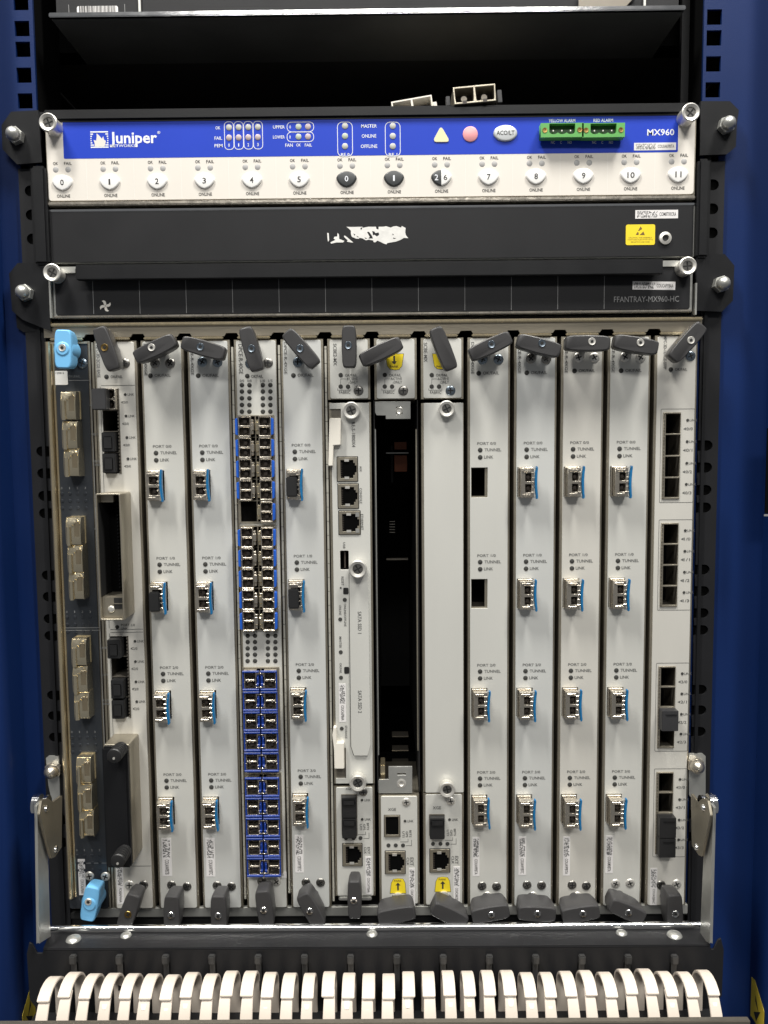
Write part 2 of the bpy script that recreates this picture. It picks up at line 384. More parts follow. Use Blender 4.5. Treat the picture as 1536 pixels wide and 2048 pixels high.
part('side_flap', MB().prism([(x - 30, zl + 2.4), (x - 3, zl + 2.4), (x + 8, zl + 14), (x - 30, zl + 14)], 6, 7.4), 'steel_dark', upper)

# ------------------------------------------------------------------ the router chassis
SL = lambda s: (s - 7) * 30.48               # x of the row of port lights on the card in slot s
ZT, ZB = at(768, 679, 0)[1], at(768, 1812, 0)[1]
XL, XR = SL(0) - 11.5, SL(13) + 22.5
zt_ = at(768, 214, -3)[1]
ch = thing('router_chassis', 'black router chassis with upright card slots bolted into the blue rack', 'router', 0, 0, ZB - 12)
part('top_cover', MB().box(XL - 3, XR + 3, -1, 330, zt_ - 2.2, zt_), 'black_paint', ch)
part('top_bezel', MB().box(at(82, 222, -5)[0], at(1398, 208, -5)[0], -5, 12, zt_ - 7.2, zt_ + .3), 'black_paint', ch, 1.6)
part('side_wall', MB().box(XL - 3, XL - 1, 0, 330, ZB - 12, zt_ - 2.3), 'black_paint', ch)
part('side_wall', MB().box(XR + 1, XR + 3, 0, 330, ZB - 12, zt_ - 2.3), 'black_paint', ch)
part('rear_wall', MB().box(XL - 1, XR + 1, 300, 303, ZB - 12, zt_ - 2.3), 'void', ch)
zf = at(768, 640, 0)[1]
part('shelf_plate', MB().box(XL - .9, XR + .9, 3, 300, zf - 3, zf + 2), 'black', ch)
part('card_cage_floor', MB().box(XL - .9, XR + .9, 2, 300, ZB - 9, ZB - 5), 'black', ch)
# bottom sill and the dark skirt under it
part('bottom_sill', MB().box(XL + 18, XR - 1, .5, 3.5, ZB - 7.4, ZB - .6), 'zinc', ch, .4)
part('skirt', MB().box(XL - 2, XR + 2, 4, 8, ZB - 60, ZB - 7.2), 'black', ch)
# metal strip over the card row with notches at the slot borders
zs0, zs1 = at(768, 676, -1)[1], at(768, 640, -1)[1]
pts = [(XR - 1, zs1), (XL + 2, zs1), (XL + 2, zs0 + 2.2)]
for s in range(0, 14):
    x = SL(s) + 21.0
    if s == 13: continue
    pts += [(x - 4.6, zs0 + 2.2), (x - 3.2, zs0 + 4.2), (x + 3.6, zs0 + 4.2), (x + 4.8, zs0 + 2.2)]
pts += [(XR - 1, zs0 + 2.2)]
cplate('slot_strip', 'strip_metal', ch, [pts], -1.2, 1.2)
part('strip_hem', MB().box(XL + 6, XR - 1, -3.2, -1.2, zs1 - 2.4, zs1 - .4), 'brass', ch, .6)
for s in range(14):
    part('slot_lip', MB().box(SL(s) - 5.6, SL(s) + 15.8, -2.0, .6, zs0 + .3, zs0 + 2.0), 'brass', ch, .5)
# brassy edge strip left of the first card
x0, x1 = at(91, 740, -3)[0], at(104, 740, -3)[0]
zs_, ze_ = at(95, 684, -3)[1], at(140, 1797, -3)[1]
def rod_z(xc, yc, r, z0, z1, n=14): return MB().loft([[(xc + r * math.cos(2 * math.pi * i / n), yc + r * math.sin(2 * math.pi * i / n), z) for i in range(n)] for z in (z0, z1)])
part('edge_strip', rod_z(x0 + 1.9, -2.2, 1.9, ze_, zs_), 'brass', ch)
part('edge_strip', rod_z(x0 + 4.5, -.4, 1.0, ze_, zs_), 'brass', ch)
part('edge_gasket', MB().box(x0 + 5.6, x0 + 7.4, 1, 30, ze_ + 6, zs_ - 2), 'steel_dark', ch)
# side flanges with slotted holes, and the returns next to the panels
def flange(sd):
    x_in = (XL + 2) if sd < 0 else (XR - .5)
    pxo = (41, 430) if sd < 0 else (1447, 430)
    x_out = at(*pxo, 2)[0]
    A = [(382, ), (430, ), (478, ), (903, ), (947, ), (992, ), (1027, ), (1151, ), (1194, ), (1238, ), (1272, ), (1391, ), (1432, ), (1475, ), (1640, ), (1685, )]
    P = [(x_in, at(768, 330, 2)[1]), ]
    for (py,) in A:
        px = (76 if sd < 0 else 1425); z = at(px, py - (0 if sd < 0 else 12), 2)[1]; xe = x_out - sd * 3.6
        P.append((x_in, z + 3.4)); P += [(xe - sd * 3.4 + sd * 3.4 * math.cos(math.radians(q)), z + 3.4 * math.sin(math.radians(q))) for q in range(90, -91, -20)]; P.append((x_in, z - 3.4))
    P += [(x_in, ZB - 40), (x_out, ZB - 40), (x_out, at(768, 330, 2)[1])]
    cplate('side_flange', 'charcoal', ch, [P], 1.5, 3.2)
    part('slot_shade_sheet', MB().box(x_out + sd * -.6, x_in, 3.3, 3.8, ZB - 38, at(768, 335, 2)[1]), 'void', ch)  # added near-black sheet; its colour stands in for shade behind the slots
    z0, z1 = at(768, 522, -4)[1], at(768, 325, -4)[1]
    xq = at(96 if sd < 0 else 1393, 430, -4)[0]
    part('flange_return', MB().box(xq, at(64 if sd < 0 else 1419, 430, -6)[0], -6, 1.4, z0, z1), 'black_paint', ch, 1.5)
flange(-1); flange(1)
def ear(pts, nut, sd):
    P = [at(px, py, -2) for px, py in pts]
    if sum(P[i][0] * P[(i + 1) % len(P)][1] - P[(i + 1) % len(P)][0] * P[i][1] for i in range(len(P))) < 0: P.reverse()
    e = cplate('mounting_bracket', 'black_paint', ch, [P], -3.4, -.8)
    x, z = at(*nut, -12); inst('cap_nut', NUT, e, x, -3.4, z)
ear([(5, 252), (24, 225), (78, 222), (86, 326), (36, 330), (7, 300)], (22, 264), -1)
ear([(20, 548), (37, 527), (98, 525), (103, 663), (47, 640), (26, 622)], (41, 582), -1)
ear([(1472, 250), (1476, 222), (1458, 204), (1400, 204), (1398, 312), (1452, 310), (1470, 295)], (1461, 243), 1)
ear([(1467, 532), (1448, 509), (1392, 509), (1390, 622), (1442, 624), (1464, 602)], (1450, 565), 1)
part('lower_ear', MB().prism([at(100, 662, 0), at(45, 664, 0), at(32, 655, 0), at(30, 626, 0), at(100, 630, 0)][::-1], 1.2, 1.4 + .05), 'black_paint', ch)
# zinc brackets low on both sides
for sd in (-1, 1):
    if sd < 0: q = [(92, 1516), (97, 1512), (117, 1512), (121, 1600), (104, 1604), (97, 1570)]; n_ = (101, 1545)
    else: q = [(1378, 1507), (1405, 1507), (1411, 1512), (1411, 1600), (1398, 1612), (1378, 1590)]; n_ = (1396, 1535)
    P = [at(px, py, 0) for px, py in q]
    b_ = cplate('side_bracket', 'zinc', ch, [P], -.2, 1.2)
    x, z = at(*n_, -6); inst('cap_nut', NUT2, b_, x, -.2, z)

# ------------------------------------------------------------------ control panel (top)
YC = -3.0
xa, xb = at(93, 320, YC)[0], at(1391, 300, YC)[0]
zc1, zc0 = at(768, 230, YC)[1], at(768, 395, YC)[1]
cp = thing('control_console', 'cream and blue control panel with numbered online buttons across the router top', 'control panel', 0, YC, zc0)
part('panel_frame', MB().box(xa - .6, xb + .6, YC + 1.2, 12, zc0 - 3.2, zc1 + 1.2), 'steel', cp, .4)
part('bottom_hem', MB().box(xa - .4, xb + .4, YC - .6, YC + 1.1, zc0 - 3.0, zc0 - .6), 'nickel', cp, .6)
cplate('panel_face', 'cream', cp, [rr(xa + .3, xb - .5, zc0, zc1 + .8, 2.0)], YC, YC + 1.1, .25)
bx0, bx1, bz0, bz1 = rect(126, 232, 1356, 311, YC)
yb = YC - .08
cplate('blue_field', 'print_blue', cp, [rr(bx0, bx1, bz0, bz1, .8)], yb, YC + .01)
yp = yb - .1
ids = ['0', '1', '2', '3', '4', '5', '0', '1', '2', '7', '8', '9', '10', '11']
pick = [(-6.5, .7), (-6.3, -.3), (-5.5, -1.7), (-4.0, -3.3), (-2.1, -4.5), (0, -4.95), (2.1, -4.5), (4.0, -3.3), (5.5, -1.7), (6.3, -.3), (6.5, .7), (6.2, 1.8), (5.2, 3.0), (3.6, 4.1), (1.8, 4.7), (0, 4.9), (-1.8, 4.7), (-3.6, 4.1), (-5.2, 3.0), (-6.2, 1.8)]
def dome(pts, mt, name='online_button'):
    return MB().loft([[(x * k, y, z * k) for x, z in pts] for k, y in ((.80, -1.25), (.91, -1.15), (.97, -.85), (1, -.4), (1, .1))]).mesh(name, mt)
BTW, BTD = dome(pick, 'button'), dome(pick, 'button_dark')
half = [p for p in pick if p[0] > 0.05]
halfp = [(0.02, 4.9)] + [(.02, -5.0)] + half
HALF = MB().loft([[((x * k) if x > .05 else .02, y, z * k) for x, z in halfp] for k, y in ((.81, -1.3), (.92, -1.2), (.98, -.9), (1.01, -.4), (1.01, .1))]).mesh('button_half', 'button')
for s in range(14):
    f = s / 13.0; px = 125.5 + f * (1355.5 - 125.5)
    py = 366 + f * (350 - 366)
    x, z = at(px, py, YC); dark = s in (6, 7, 8)
    b_ = inst('online_button', BTD if dark else BTW, cp, x, YC, z)
    if s == 8:
        inst('button_half', HALF, b_, x, YC, z)
        text('2', x - 3.1, z + .1, 2.3, 3.6, b_, 'ink_white', YC - 1.36, 0, .01); text('6', x + 2.6, z + .1, 2.4, 3.6, b_, 'ink', YC - 1.365, 0, .01)
    else:
        wd = 2.3 if len(ids[s]) == 1 else 4.6
        if ids[s] == '1': wd = 1.1
        if ids[s] == '11': wd = 3.9
        text(ids[s], x, z, wd, 3.6, b_, 'ink_white' if dark else 'ink', YC - 1.36, 0, 0 if ids[s] == '1' else .012)
    text('ONLINE', x + .2, z - 8.1, 8.5, 2.0, cp, 'ink', YC - .12, 0, .014)
    for dx, t_, wd in ((-4.1, 'OK', 3.2), (3.8, 'FAIL', 4.9)):
        dot(cp, x + dx, z + 8.3, 1.95, 'led_grey', YC + .2); text(t_, x + dx, z + 12.1, wd, 1.9, cp, 'ink', YC - .12, 0, .014)
    if s < 13: part('panel_divider', MB().box(x + 15.3, x + 15.55, YC - .05, YC, zc0 + .8, bz0 - .5), 'cream_line', cp)
# logo: a tree in a striped square, and the name
lg = MB(); lx0, lx1, lz0, lz1 = rect(181, 261, 216.5, 296, yp); lc = ((lx0 + lx1) / 2, (lz0 + lz1) / 2); R_ = (lx1 - lx0) * .45
for i in range(8):
    za = lz0 + (lz1 - lz0) * (i + .08) / 8; zb_ = za + (lz1 - lz0) / 8 * .58; zm = (za + zb_) / 2 - lc[1]
    hw = math.sqrt(max(0, R_ ** 2 - zm ** 2))
    if hw < .8 or i in (0, 7): lg.box(lx0, lx1, yp, yb, za, zb_)
    else: lg.box(lx0, lc[0] - hw, yp, yb, za, zb_).box(lc[0] + hw, lx1, yp, yb, za, zb_)
part('logo_stripes', lg, 'ink_white', cp)
Z = lambda u, v: at(170 + u / 9.6, 250 + v / 9.6, yp)
part('logo_tree', MB().prism([Z(u, v) for u, v in ((185, 415), (185, 350), (165, 290), (215, 300), (225, 230), (222, 160), (268, 200), (325, 265), (350, 215), (365, 280), (400, 305), (392, 350), (375, 415))], yp - .05, yb), 'cream', cp)
tx('Juniper', 220, 263.5, 314, 294, cp, 'ink_white', yp, 0, .022)
tx('NETWORKS', 220, 288.6, 271, 294.2, cp, 'ink_white', yp, 0, .004)
tx('®', 314.5, 262, 320.5, 268, cp, 'ink_white', yp, 0, .010)
def outline(name, mt, parent, o, w_, r, y):
    x0, x1, z0, z1 = o
    return cplate(name, mt, parent, [rr(x0, x1, z0, z1, r, 5), rr(x0 + w_, x1 - w_, z0 + w_, z1 - w_, max(.1, r - w_), 5)], y, y + .08)
for i, px in enumerate((458, 477.3, 496.6, 515.8)):
    dy = -i * .35
    outline('light_outline', 'ink_line' if 0 else 'ink_white', cp, rect(px - 9.6, 243 + dy, px + 9.9, 299.5 + dy, yp), .38, 2.5, yp)
    dotp(cp, px, 255 + dy, 1.9, 'led_pale', yb); dotp(cp, px, 275.5 + dy, 1.9, 'led_rose', yb)
    tx(str(i), px - (1.6 if i != 1 else 1), 287 + dy, px + (1.6 if i != 1 else 1), 293.5 + dy, cp, 'ink_white', yp, 0, .010)
tx('OK', 431, 252.5, 440.5, 259, cp, 'ink_white', yp, 0, .010); tx('FAIL', 429, 273, 444, 279.5, cp, 'ink_white', yp, 0, .010); tx('PEM', 429, 288, 445, 294.5, cp, 'ink_white', yp, 0, .010)
for i, (t_, py) in enumerate((('UPPER', 254), ('LOWER', 274))):
    tx(t_, 546, py - 3.2, 569.5, py + 3.2, cp, 'ink_white', yp, 0, .010)
    outline('light_outline', 'ink_white', cp, rect(573.5, py - 10.5, 628, py + 10, yp), .38, 2.8, yp)
    tx(str(i), 580 - (1.4 if i == 0 else .8), py - 3, 580 + (1.8 if i == 0 else .8), py + 3, cp, 'ink_white', yp, 0, .010)
    dotp(cp, 597, py - .4, 1.9, 'led_green', yb); dotp(cp, 616, py - .6, 1.9, 'led_rose', yb)
tx('FAN', 570.5, 287, 585.5, 293.5, cp, 'ink_white', yp, 0, .010); tx('OK', 592.5, 287, 601.5, 293, cp, 'ink_white', yp, 0, .010); tx('FAIL', 609.5, 287, 624, 293, cp, 'ink_white', yp, 0, .010)
for px, nm in ((690, 'RE 0'), (785.5, 'RE 1')):
    x0, x1, z0, z1 = rect(px - 15.5, 243.5, px + 15.5, 313, yp)
    cplate('light_outline', 'ink_white', cp, [rr(x0, x1, z0, z1, 3.2, 5), rr(x0 + .4, x1 - .4, z0 + .4, z1 - .4, 2.8, 5)], yp, yp + .07)
    for k, mt in enumerate(('led_pale', 'led_green' if nm == 'RE 0' else 'led_pale', 'led_pale')): dotp(cp, px, 252 + 20.3 * k, 1.95, mt, yb)
    tx(nm, px - 8, 306, px + 9, 312, cp, 'ink_white', yp, 0, .010)
for t_, py, h_ in (('MASTER', 252, 0), ('ONLINE', 272, 0), ('OFFLINE', 292.5, 0)):
    wd = {'MASTER': 31, 'ONLINE': 29, 'OFFLINE': 33}[t_]; tx(t_, 738 - wd / 2, py - 3.6, 738 + wd / 2, py + 3.4, cp, 'ink_white', yp, 0, .010)
Z = lambda u, v: at(700 + u / 4.267, 225 + v / 4.267, yb)
part('alarm_light', MB().prism([Z(u, v) for u, v in ((716, 235), (722, 250), (738, 254), (822, 254), (838, 250), (842, 236), (838, 222), (792, 142), (782, 131), (770, 131), (762, 142), (720, 220))][::1], yb - .5, yb + .1), 'alarm_yellow', cp, .15)
x, z = at(940.5, 268.5, yb); part('alarm_light', MB().lathe([(4.4, yb - .6), (4.75, yb - .4), (4.75, yb + .1)], x, z, 28), 'alarm_red', cp)
x, z = at(1010.5, 267, yb); el = [(7.6 * math.cos(2 * math.pi * i / 32), 5.1 * math.sin(2 * math.pi * i / 32)) for i in range(32)]
b_ = inst('alarm_cutoff_button', dome(el, 'button_grey', 'alarm_cutoff_button'), cp, x, yb, z); text('ACO/LT', x, z, 11.3, 2.8, b_, 'ink', yb - 1.36, 0, .012)
# green alarm relay terminals
for px, nm in ((1124.5, 'YELLOW ALARM'), (1207, 'RED ALARM')):
    yf = yb - 7; x, z = at(px, 260, yf); L_ = 13.4; hh = 4.3; tilt = 0
    t_ = inst('alarm_terminal', cmesh('alarm_terminal', 'green', [rc(-L_, L_, -hh, hh), [(8.1, 3.9), (-8.1, 3.9), (-8.1, -1.2), (-7.0, -2.2), (-5.4, -2.5), (-3.9, -2.2), (-2.7, -1.5), (-1.5, -2.2), (0, -2.5), (1.5, -2.2), (2.7, -1.5), (3.9, -2.2), (5.4, -2.5), (7.0, -2.2), (8.1, -1.2)], circ(-10.9, 0, 1.1, 14), circ(10.9, 0, 1.1, 14)], -6, 0), cp, x, yb - 1, z)
    u = bpy.data.objects.new('terminal_well', MB().box(-8.3, 8.3, -2.2, -1.4, -3, 4).mesh('terminal_well', 'green_dark')); link(u, t_, (x, yb - 1, z))
    pm = MB(); [pm.box(q - .35, q + .35, -5, -2, -.4, .4) for q in (-5.4, 0, 5.4)]
    u = bpy.data.objects.new('contact_pin', pm.mesh('contact_pin', 'satin_screw')); link(u, t_, (x, yb - 1, z))
    for q in (-10.9, 10.9):
        u = bpy.data.objects.new('brass_insert', MB().lathe([(.75, -5.6), (.85, -6.25), (1.55, -6.3), (1.65, -5.9)], q, 0, 16).mesh('brass_insert', 'brass_dark')); link(u, t_, (x, yb - 1, z))
    tx(nm, px - (27 if nm[0] == 'Y' else 20), 238 - (0 if nm[0] == 'Y' else .6), px + (27 if nm[0] == 'Y' else 20) - 1, 244.5 - (0 if nm[0] == 'Y' else .6), cp, 'ink_white', yp, 0, .010)
    for k, q in (('NC', -18.5), ('C', -2.5), ('NO', 15)): tx(k, px + q - (1.8 if k == 'C' else 4), 282, px + q + (1.8 if k == 'C' else 4), 287.5, cp, 'ink_white', yp, 0, .010)
tx('MX960', 1294.5, 258, 1348.5, 271, cp, 'ink_white', yp, 0, .015)
stickerp(cp, 1268, 285.5, 1352, 300.5, 'COUIAKPBTA', False, yb)
thumb(cp, 95.5, 244, 14.4, 20); thumb(cp, 1382, 224, 14.4, 50)

# ------------------------------------------------------------------ plain charcoal cover panel
xa, xb = at(98, 470, -2)[0], at(1390, 460, -2)[0]; z1, z0 = at(768, 413, -2)[1], at(768, 520, -2)[1]
cv = thing('cover_panel', 'plain charcoal cover panel with torn white label and yellow warning sticker', 'panel', 0, -2, z0)
part('panel_body', MB().box(xa, xb, -1.2, 20, z0, z1), 'zinc', cv, .5)
cplate('panel_face', 'charcoal', cv, [rc(xa + .9, xb - 1.0, z0 + .5, z1 - 1.2)], -2, -1.25, .2)
part('top_edge', MB().box(xa + .1, xb - .1, -2.2, -1.2, z1 - 1.1, z1 + .3), 'chrome', cv, .35)
stickerp(cv, 1270.5, 420, 1356, 437, 'COM8T00CRA', False, -2)
x0, x1, zz0, zz1 = rect(1251.5, 449, 1310, 490, -2)
ys = part('warning_sticker', MB().prism(rr(x0, x1, zz0, zz1, 1.2), -2.15, -2), 'yellow', cv)
Z = lambda u, v: at(1220 + u / 7.68, 400 + v / 7.68, -2.15)
part('warning_symbol', MB().prism([Z(u, v) for u, v in ((470, 405), (430, 472), (452, 470), (495, 442))][::-1], -2.22, -2.14).prism([Z(u, v) for u, v in ((420, 490), (395, 535), (440, 535), (440, 500))][::-1], -2.22, -2.14).prism([Z(u, v) for u, v in ((455, 536), (535, 536), (512, 482), (490, 505))], -2.22, -2.14), 'brown_ink', ys)
for t_, a, b__, v in (('CAUTION: THIS ASSEMBLY', 285, 645, 578), ('CONTAINS ELECTROSTATIC', 270, 660, 608), ('SENSITIVE DEVICES', 320, 610, 645)):
    tx(t_, 1220 + a / 7.68, 400 + (v - 10) / 7.68, 1220 + b__ / 7.68, 400 + (v + 10) / 7.68, ys, 'brown_ink', -2.2, 0, .0)
x, z = at(1331, 476, -3); part('ground_jack', MB().lathe([(1.9, -2.6), (2.2, -3.6), (3.9, -3.2), (4.1, -2.4), (4.1, -1.9)], x, z, 24), 'satin_screw', cv); part('jack_hole', MB().cyl(x, z, 1.95, -2.75, -2.5), 'black', cv)
Z = lambda u, v: at(630 + u / 7.314, 430 + v / 7.314, -2.1)
def torn(P, H=()):
    cplate('torn_label', 'paper', cv, [[Z(u, v) for u, v in P]] + [[Z(u, v) for u, v in h] for h in H], -2.16, -1.99)
torn([(460, 172), (530, 176), (690, 172), (700, 188), (780, 172), (890, 172), (900, 205), (930, 212), (930, 172), (1000, 172), (1040, 165), (1110, 185), (1140, 168), (1190, 162), (1260, 185), (1270, 160), (1325, 190), (1320, 255), (1330, 295), (1365, 340), (1300, 335), (1250, 365), (1180, 390), (1150, 395), (1060, 410), (1045, 430), (1000, 415), (960, 395), (915, 375), (880, 400), (855, 395), (855, 375), (790, 360), (745, 370), (690, 340), (640, 335), (650, 350), (600, 345), (540, 320), (525, 280), (525, 230), (500, 205)],
     [[(760, 250), (790, 245), (830, 300), (850, 345), (780, 345), (800, 320)], [(835, 235), (865, 240), (885, 265), (930, 255), (940, 290), (905, 315), (870, 290), (850, 300)], [(560, 270), (590, 285), (580, 305)], [(665, 190), (690, 180), (690, 200), (670, 225)], [(600, 300), (640, 320), (630, 332)], [(1128, 270), (1155, 285), (1140, 300)], [(1140, 330), (1190, 345), (1150, 352)], [(720, 325), (770, 345), (740, 350)]])
torn([(178, 262), (200, 265), (207, 370), (190, 392), (182, 330)])
torn([(225, 400), (300, 365), (272, 345), (285, 318), (325, 315), (330, 262), (350, 285), (355, 350), (430, 380), (410, 402), (320, 402), (235, 420)])
torn([(425, 300), (445, 305), (560, 402), (530, 402), (465, 390), (480, 372), (425, 320)])

# ------------------------------------------------------------------ fan tray
YF = -2.0
xa, xb = at(106, 600, YF)[0], at(1386, 580, YF)[0]; z1, z0 = at(768, 526, YF)[1], at(768, 630, YF)[1]
ft = thing('fan_tray', 'charcoal fan tray with full width pull bar under the cover panel', 'fan tray', 0, YF, z0)
part('tray_body', MB().box(xa, xb, YF + .6, 30, z0, z1), 'zinc', ft, .6)
cplate('tray_face', 'charcoal', ft, [rr(xa + 1.6, xb - 1.9, z0 + 1.9, z1 - 1.6, 1.5)], YF - .2, YF + .55, .15)
part('bottom_edge', MB().box(xa + .2, xb - .2, YF - .4, YF + .5, z0 + .1, z0 + 1.5), 'nickel', ft, .4)
parts('corner_plate', (MB().box(xa + 2.6, xa + 15.5, YF - 1.2, YF - .25, z1 - 4.6, z1 - 1.2), MB().box(xb - 21, xb - 5, YF - 1.2, YF - .25, z1 - 4.4, z1 - 1.0)), 'zinc', ft, .25)
ha, hb, hz0, hz1 = rect(152, 524, 1325, 554, -10)
part('pull_bar', MB().box(ha, hb, -11, -8.6, hz0, hz1).box(ha, hb, -8.6, YF - .3, hz1 - 1.4, hz1).box(ha, hb, -8.6, -6.0, hz0, hz0 + 1.2), 'black_paint', ft, .45)
for i in range(12):
    px = 186.3 + i * 92.86
    x = at(px, 600 - i * .6, YF)[0]; part('division_line', MB().box(x, x + .3, YF - .28, YF - .2, z0 + 2.4, hz0 + 2.5), 'ink_grey', ft)
fx, fz = at(211, 612, YF); fm = MB()
for k in range(4):
    a = math.pi / 2 * k + .35; c, s_ = math.cos(a), math.sin(a)
    fm.prism([(fx + u * c - v * s_, fz + u * s_ + v * c) for u, v in ((.2, -.5), (1.4, -1.2), (2.8, -1.2), (3.7, -.3), (3.8, 1.1), (2.7, .4), (1.3, .5), (.3, .6))], YF - .3, YF - .2)
part('fan_symbol', fm, 'cream', ft)
tx('FFANTRAY-MX960-HC', 1228, 592.5, 1358, 604, ft, 'ink_grey', YF - .35, 0, .0)
stickerp(ft, 1265, 563, 1350.5, 579.5, 'COUCAPYBAA', False, YF - .2, -1.2)
thumb(ft, 103.5, 545, 12, 60); thumb(ft, 1376, 531.5, 12, 5)
parts('guide_tab', (MB().box(xa - 1.6, xa - .5, -4, 2, z0, z0 + 26), MB().box(xb + .8, xb + 1.9, -4, 2, z0 - 2, z0 + 18)), 'zinc', ch)
# ------------------------------------------------------------------ cards
ORD = ['first', 'second', 'third', 'fourth', 'fifth', 'sixth', 'seventh', 'eighth', 'ninth', 'tenth', 'eleventh', 'twelfth', 'thirteenth', 'fourteenth']
def hring(L, Wd, n=28):
    """rounded lever outline, slimmer at its ends, long axis upright"""
    P = []
    for i in range(n):
        a = 2 * math.pi * i / n; c, s = math.cos(a), math.sin(a); e = .27
        x = math.copysign(abs(c) ** e, c) * Wd / 2; z = math.copysign(abs(s) ** e, s) * L / 2
        x *= 1 - .14 * abs(z / (L / 2)) ** 2; P.append((x, z))
    return P
def handle_mesh(L, Wd, D, mt, blue=False):
    r = hring(L, Wd); b = MB()
    st = ((.84, .925, -D), (.93, .965, -D + .3), (.985, .99, -D + 1.0), (1, 1, -D + 2.6), (.97, .96, -D * .5), (.84, .84, -4.8), (.7, .75, -3.8))
    b.loft([[(x * k, y, z * q) for x, z in r] for k, q, y in st])
    b.lathe([(3.4, -5), (3.4, .2)], 0, 0, 16)
    if blue: b.lathe([(3.6, -D - .55), (4.6, -D + .0), (6.0, -D + 1.2), (6.6, -D + 3), (6.6, -4.6), (5.2, -4.0)], 0, 0, 24)
    return b.mesh('ejector_handle', mt, ang=26)
HM = handle_mesh(25.5, 11.0, 21.5, 'handle'); HMS = handle_mesh(26.5, 9.6, 21.5, 'handle'); HMB = handle_mesh(24.5, 11.6, 18, 'handle_blue', True)
HMF = handle_mesh(28.5, 10.2, 18.5, 'handle')
def handle(parent, cen, ang, scr=None, me=None, sm='satin_screw', D=21.5):
    x, z = at(*cen, -D); h = inst('ejector_handle', me or HM, parent, x, -.6, z, ang - 90)
    if scr:
        sx, sz = at(*scr, -D - .6); dx, dz = sx - x, sz - z; t = math.radians(-(ang - 90))
        lx, lz = dx * math.cos(t) - dz * math.sin(t), dx * math.sin(t) + dz * math.cos(t)
        o = bpy.data.objects.new('screw', TORXM[sm]); COL.objects.link(o); o.parent = h; o.location = (lx * S, (-D - (.5 if me is HMB else .05)) * S, lz * S)
        q = bpy.data.objects.new('star_socket', TORXS); COL.objects.link(q); q.parent = h; q.location = (lx * S, (-D - (.52 if me is HMB else .07)) * S, lz * S)
    return h
F0, F1 = -6.7, 18.2                           # faceplate edges relative to the row of lights
B0, B1 = -8.1, 19.5
def card(name, s, label, cat, face='face', holes=(), zt=None, zb=None, group='cards standing in the router slots', f0=F0, f1=F1, frame='steel'):
    zt = ZT if zt is None else zt; zb = ZB if zb is None else zb; x = SL(s)
    t = thing(name, label, cat, x + 5.8, 0, zb, group)
    if face == 'face': face = {1: 'face_warm', 3: 'face_cool', 5: 'face_cool', 9: 'face', 10: 'face_cool', 11: 'face_warm', 13: 'face_warm'}.get(s, 'face')
    cplate('faceplate', face, t, [rr(x + f0, x + f1, zb, zt, 1.1)] + [rc(*h) for h in holes], -.8, .4, .12)
    b = MB(); x0, x1 = x + B0, x + B1
    b.box(x0, x + f0 + .6, .45, 60, zb - .8, zt + .8); b.box(x + f1 - .6, x1, .45, 60, zb - .8, zt + .8)
    b.box(x + f0 + .7, x + f1 - .7, .45, 60, zt - .8, zt + .8).box(x + f0 + .7, x + f1 - .7, .45, 60, zb - .8, zb + .8)
    part('side_frame', b, frame, t)
    for h in holes: cage(t, *h)
    return t
def cage(t, x0, x1, z0, z1, d=22, mt='steel_dark'):
    b = MB(); e = .25
    for a in ((x0 - e, x0, z0 - e, z1 + e), (x1, x1 + e, z0 - e, z1 + e), (x0, x1, z0 - e, z0), (x0, x1, z1, z1 + e)): b.box(a[0], a[1], .42, d, a[2], a[3])
    part('port_cage', b, mt, t); part('port_shade_sheet', MB().box(x0 - e, x1 + e, d + .1, d + .4, z0 - e, z1 + e), 'void', t)  # dark walls and a near-black back sheet put the holes' shade into colour
def gasket(t, x, z0, z1, pitch=9.4):
    b = MB(); z = z0
    while z < z1 - 1: b.box(x + .2, x + 1.5, -.6 + random.uniform(0, .3), 3, z, min(z1, z + pitch - .35)); z += pitch
    stuff(part('gasket_springs', b, 'gasket', t))

# --- optical transceivers, large size, with a blue lever on the right
def xfp_mesh(P=8.5):
    b = MB()
    return b
XW, XH, XP_ = 4.5, 9.2, 8.5
XBODY = cmesh('body', 'nickel', [rc(-XW, XW - .5, -XH, XH), rc(-1.7, 2.3, .9, 6.3), rc(-1.7, 2.3, -6.3, -.9)], -XP_, -1.0, bevel=.18)
XBODY2 = cmesh('body', 'nickel', [rc(-XW, XW - .5, -XH, XH), rc(-2.5, 3.4, 1.0, 6.0), rc(-2.5, 3.4, -6.0, -1.0)], -XP_, -1.0, bevel=.18)
XREAR = MB().box(-XW, XW - .5, -.9, 14, -XH, XH).mesh('rear_body', 'nickel')
XCAV = MB().box(-2.9, 3.7, -3.2, -1.2, .5, 6.7).box(-2.9, 3.7, -3.2, -1.2, -6.7, -.5).lathe([(.5, -6.6), (1.15, -6.6), (1.25, -3)], .4, 3.6, 12).lathe([(.5, -6.6), (1.15, -6.6), (1.25, -3)], .4, -3.6, 12).mesh('fibre_sockets', 'port_dark')
XCOL = cmesh('collar', 'nickel', [rr(-XW - .75, XW + .3, -XH - .7, XH + .7, .7), rr(-XW - .1, XW - .4, -XH - .05, XH + .05, .4)], -2.4, -.2, bevel=.2)
XDET = MB().box(-3.6, 2.2, -XP_ - .5, -XP_, 7.0, 8.3).box(-3.4, 1.8, -XP_ - .35, -XP_, -8.5, -7.2).box(2.6, 4.3, -XP_ - .25, -5, -.7, .7).box(2.5, 4.4, -XP_ - .1, -6, 2.6, 3.4).box(2.5, 4.4, -XP_ - .1, -6, -3.4, -2.6).box(2.0, 4.3, -XP_ - .4, -4, 6.0, 6.8).box(2.0, 4.3, -XP_ - .4, -4, -6.9, -6.0).mesh('latch_frame', 'nickel', bev=.15, seg=1)
lev = []
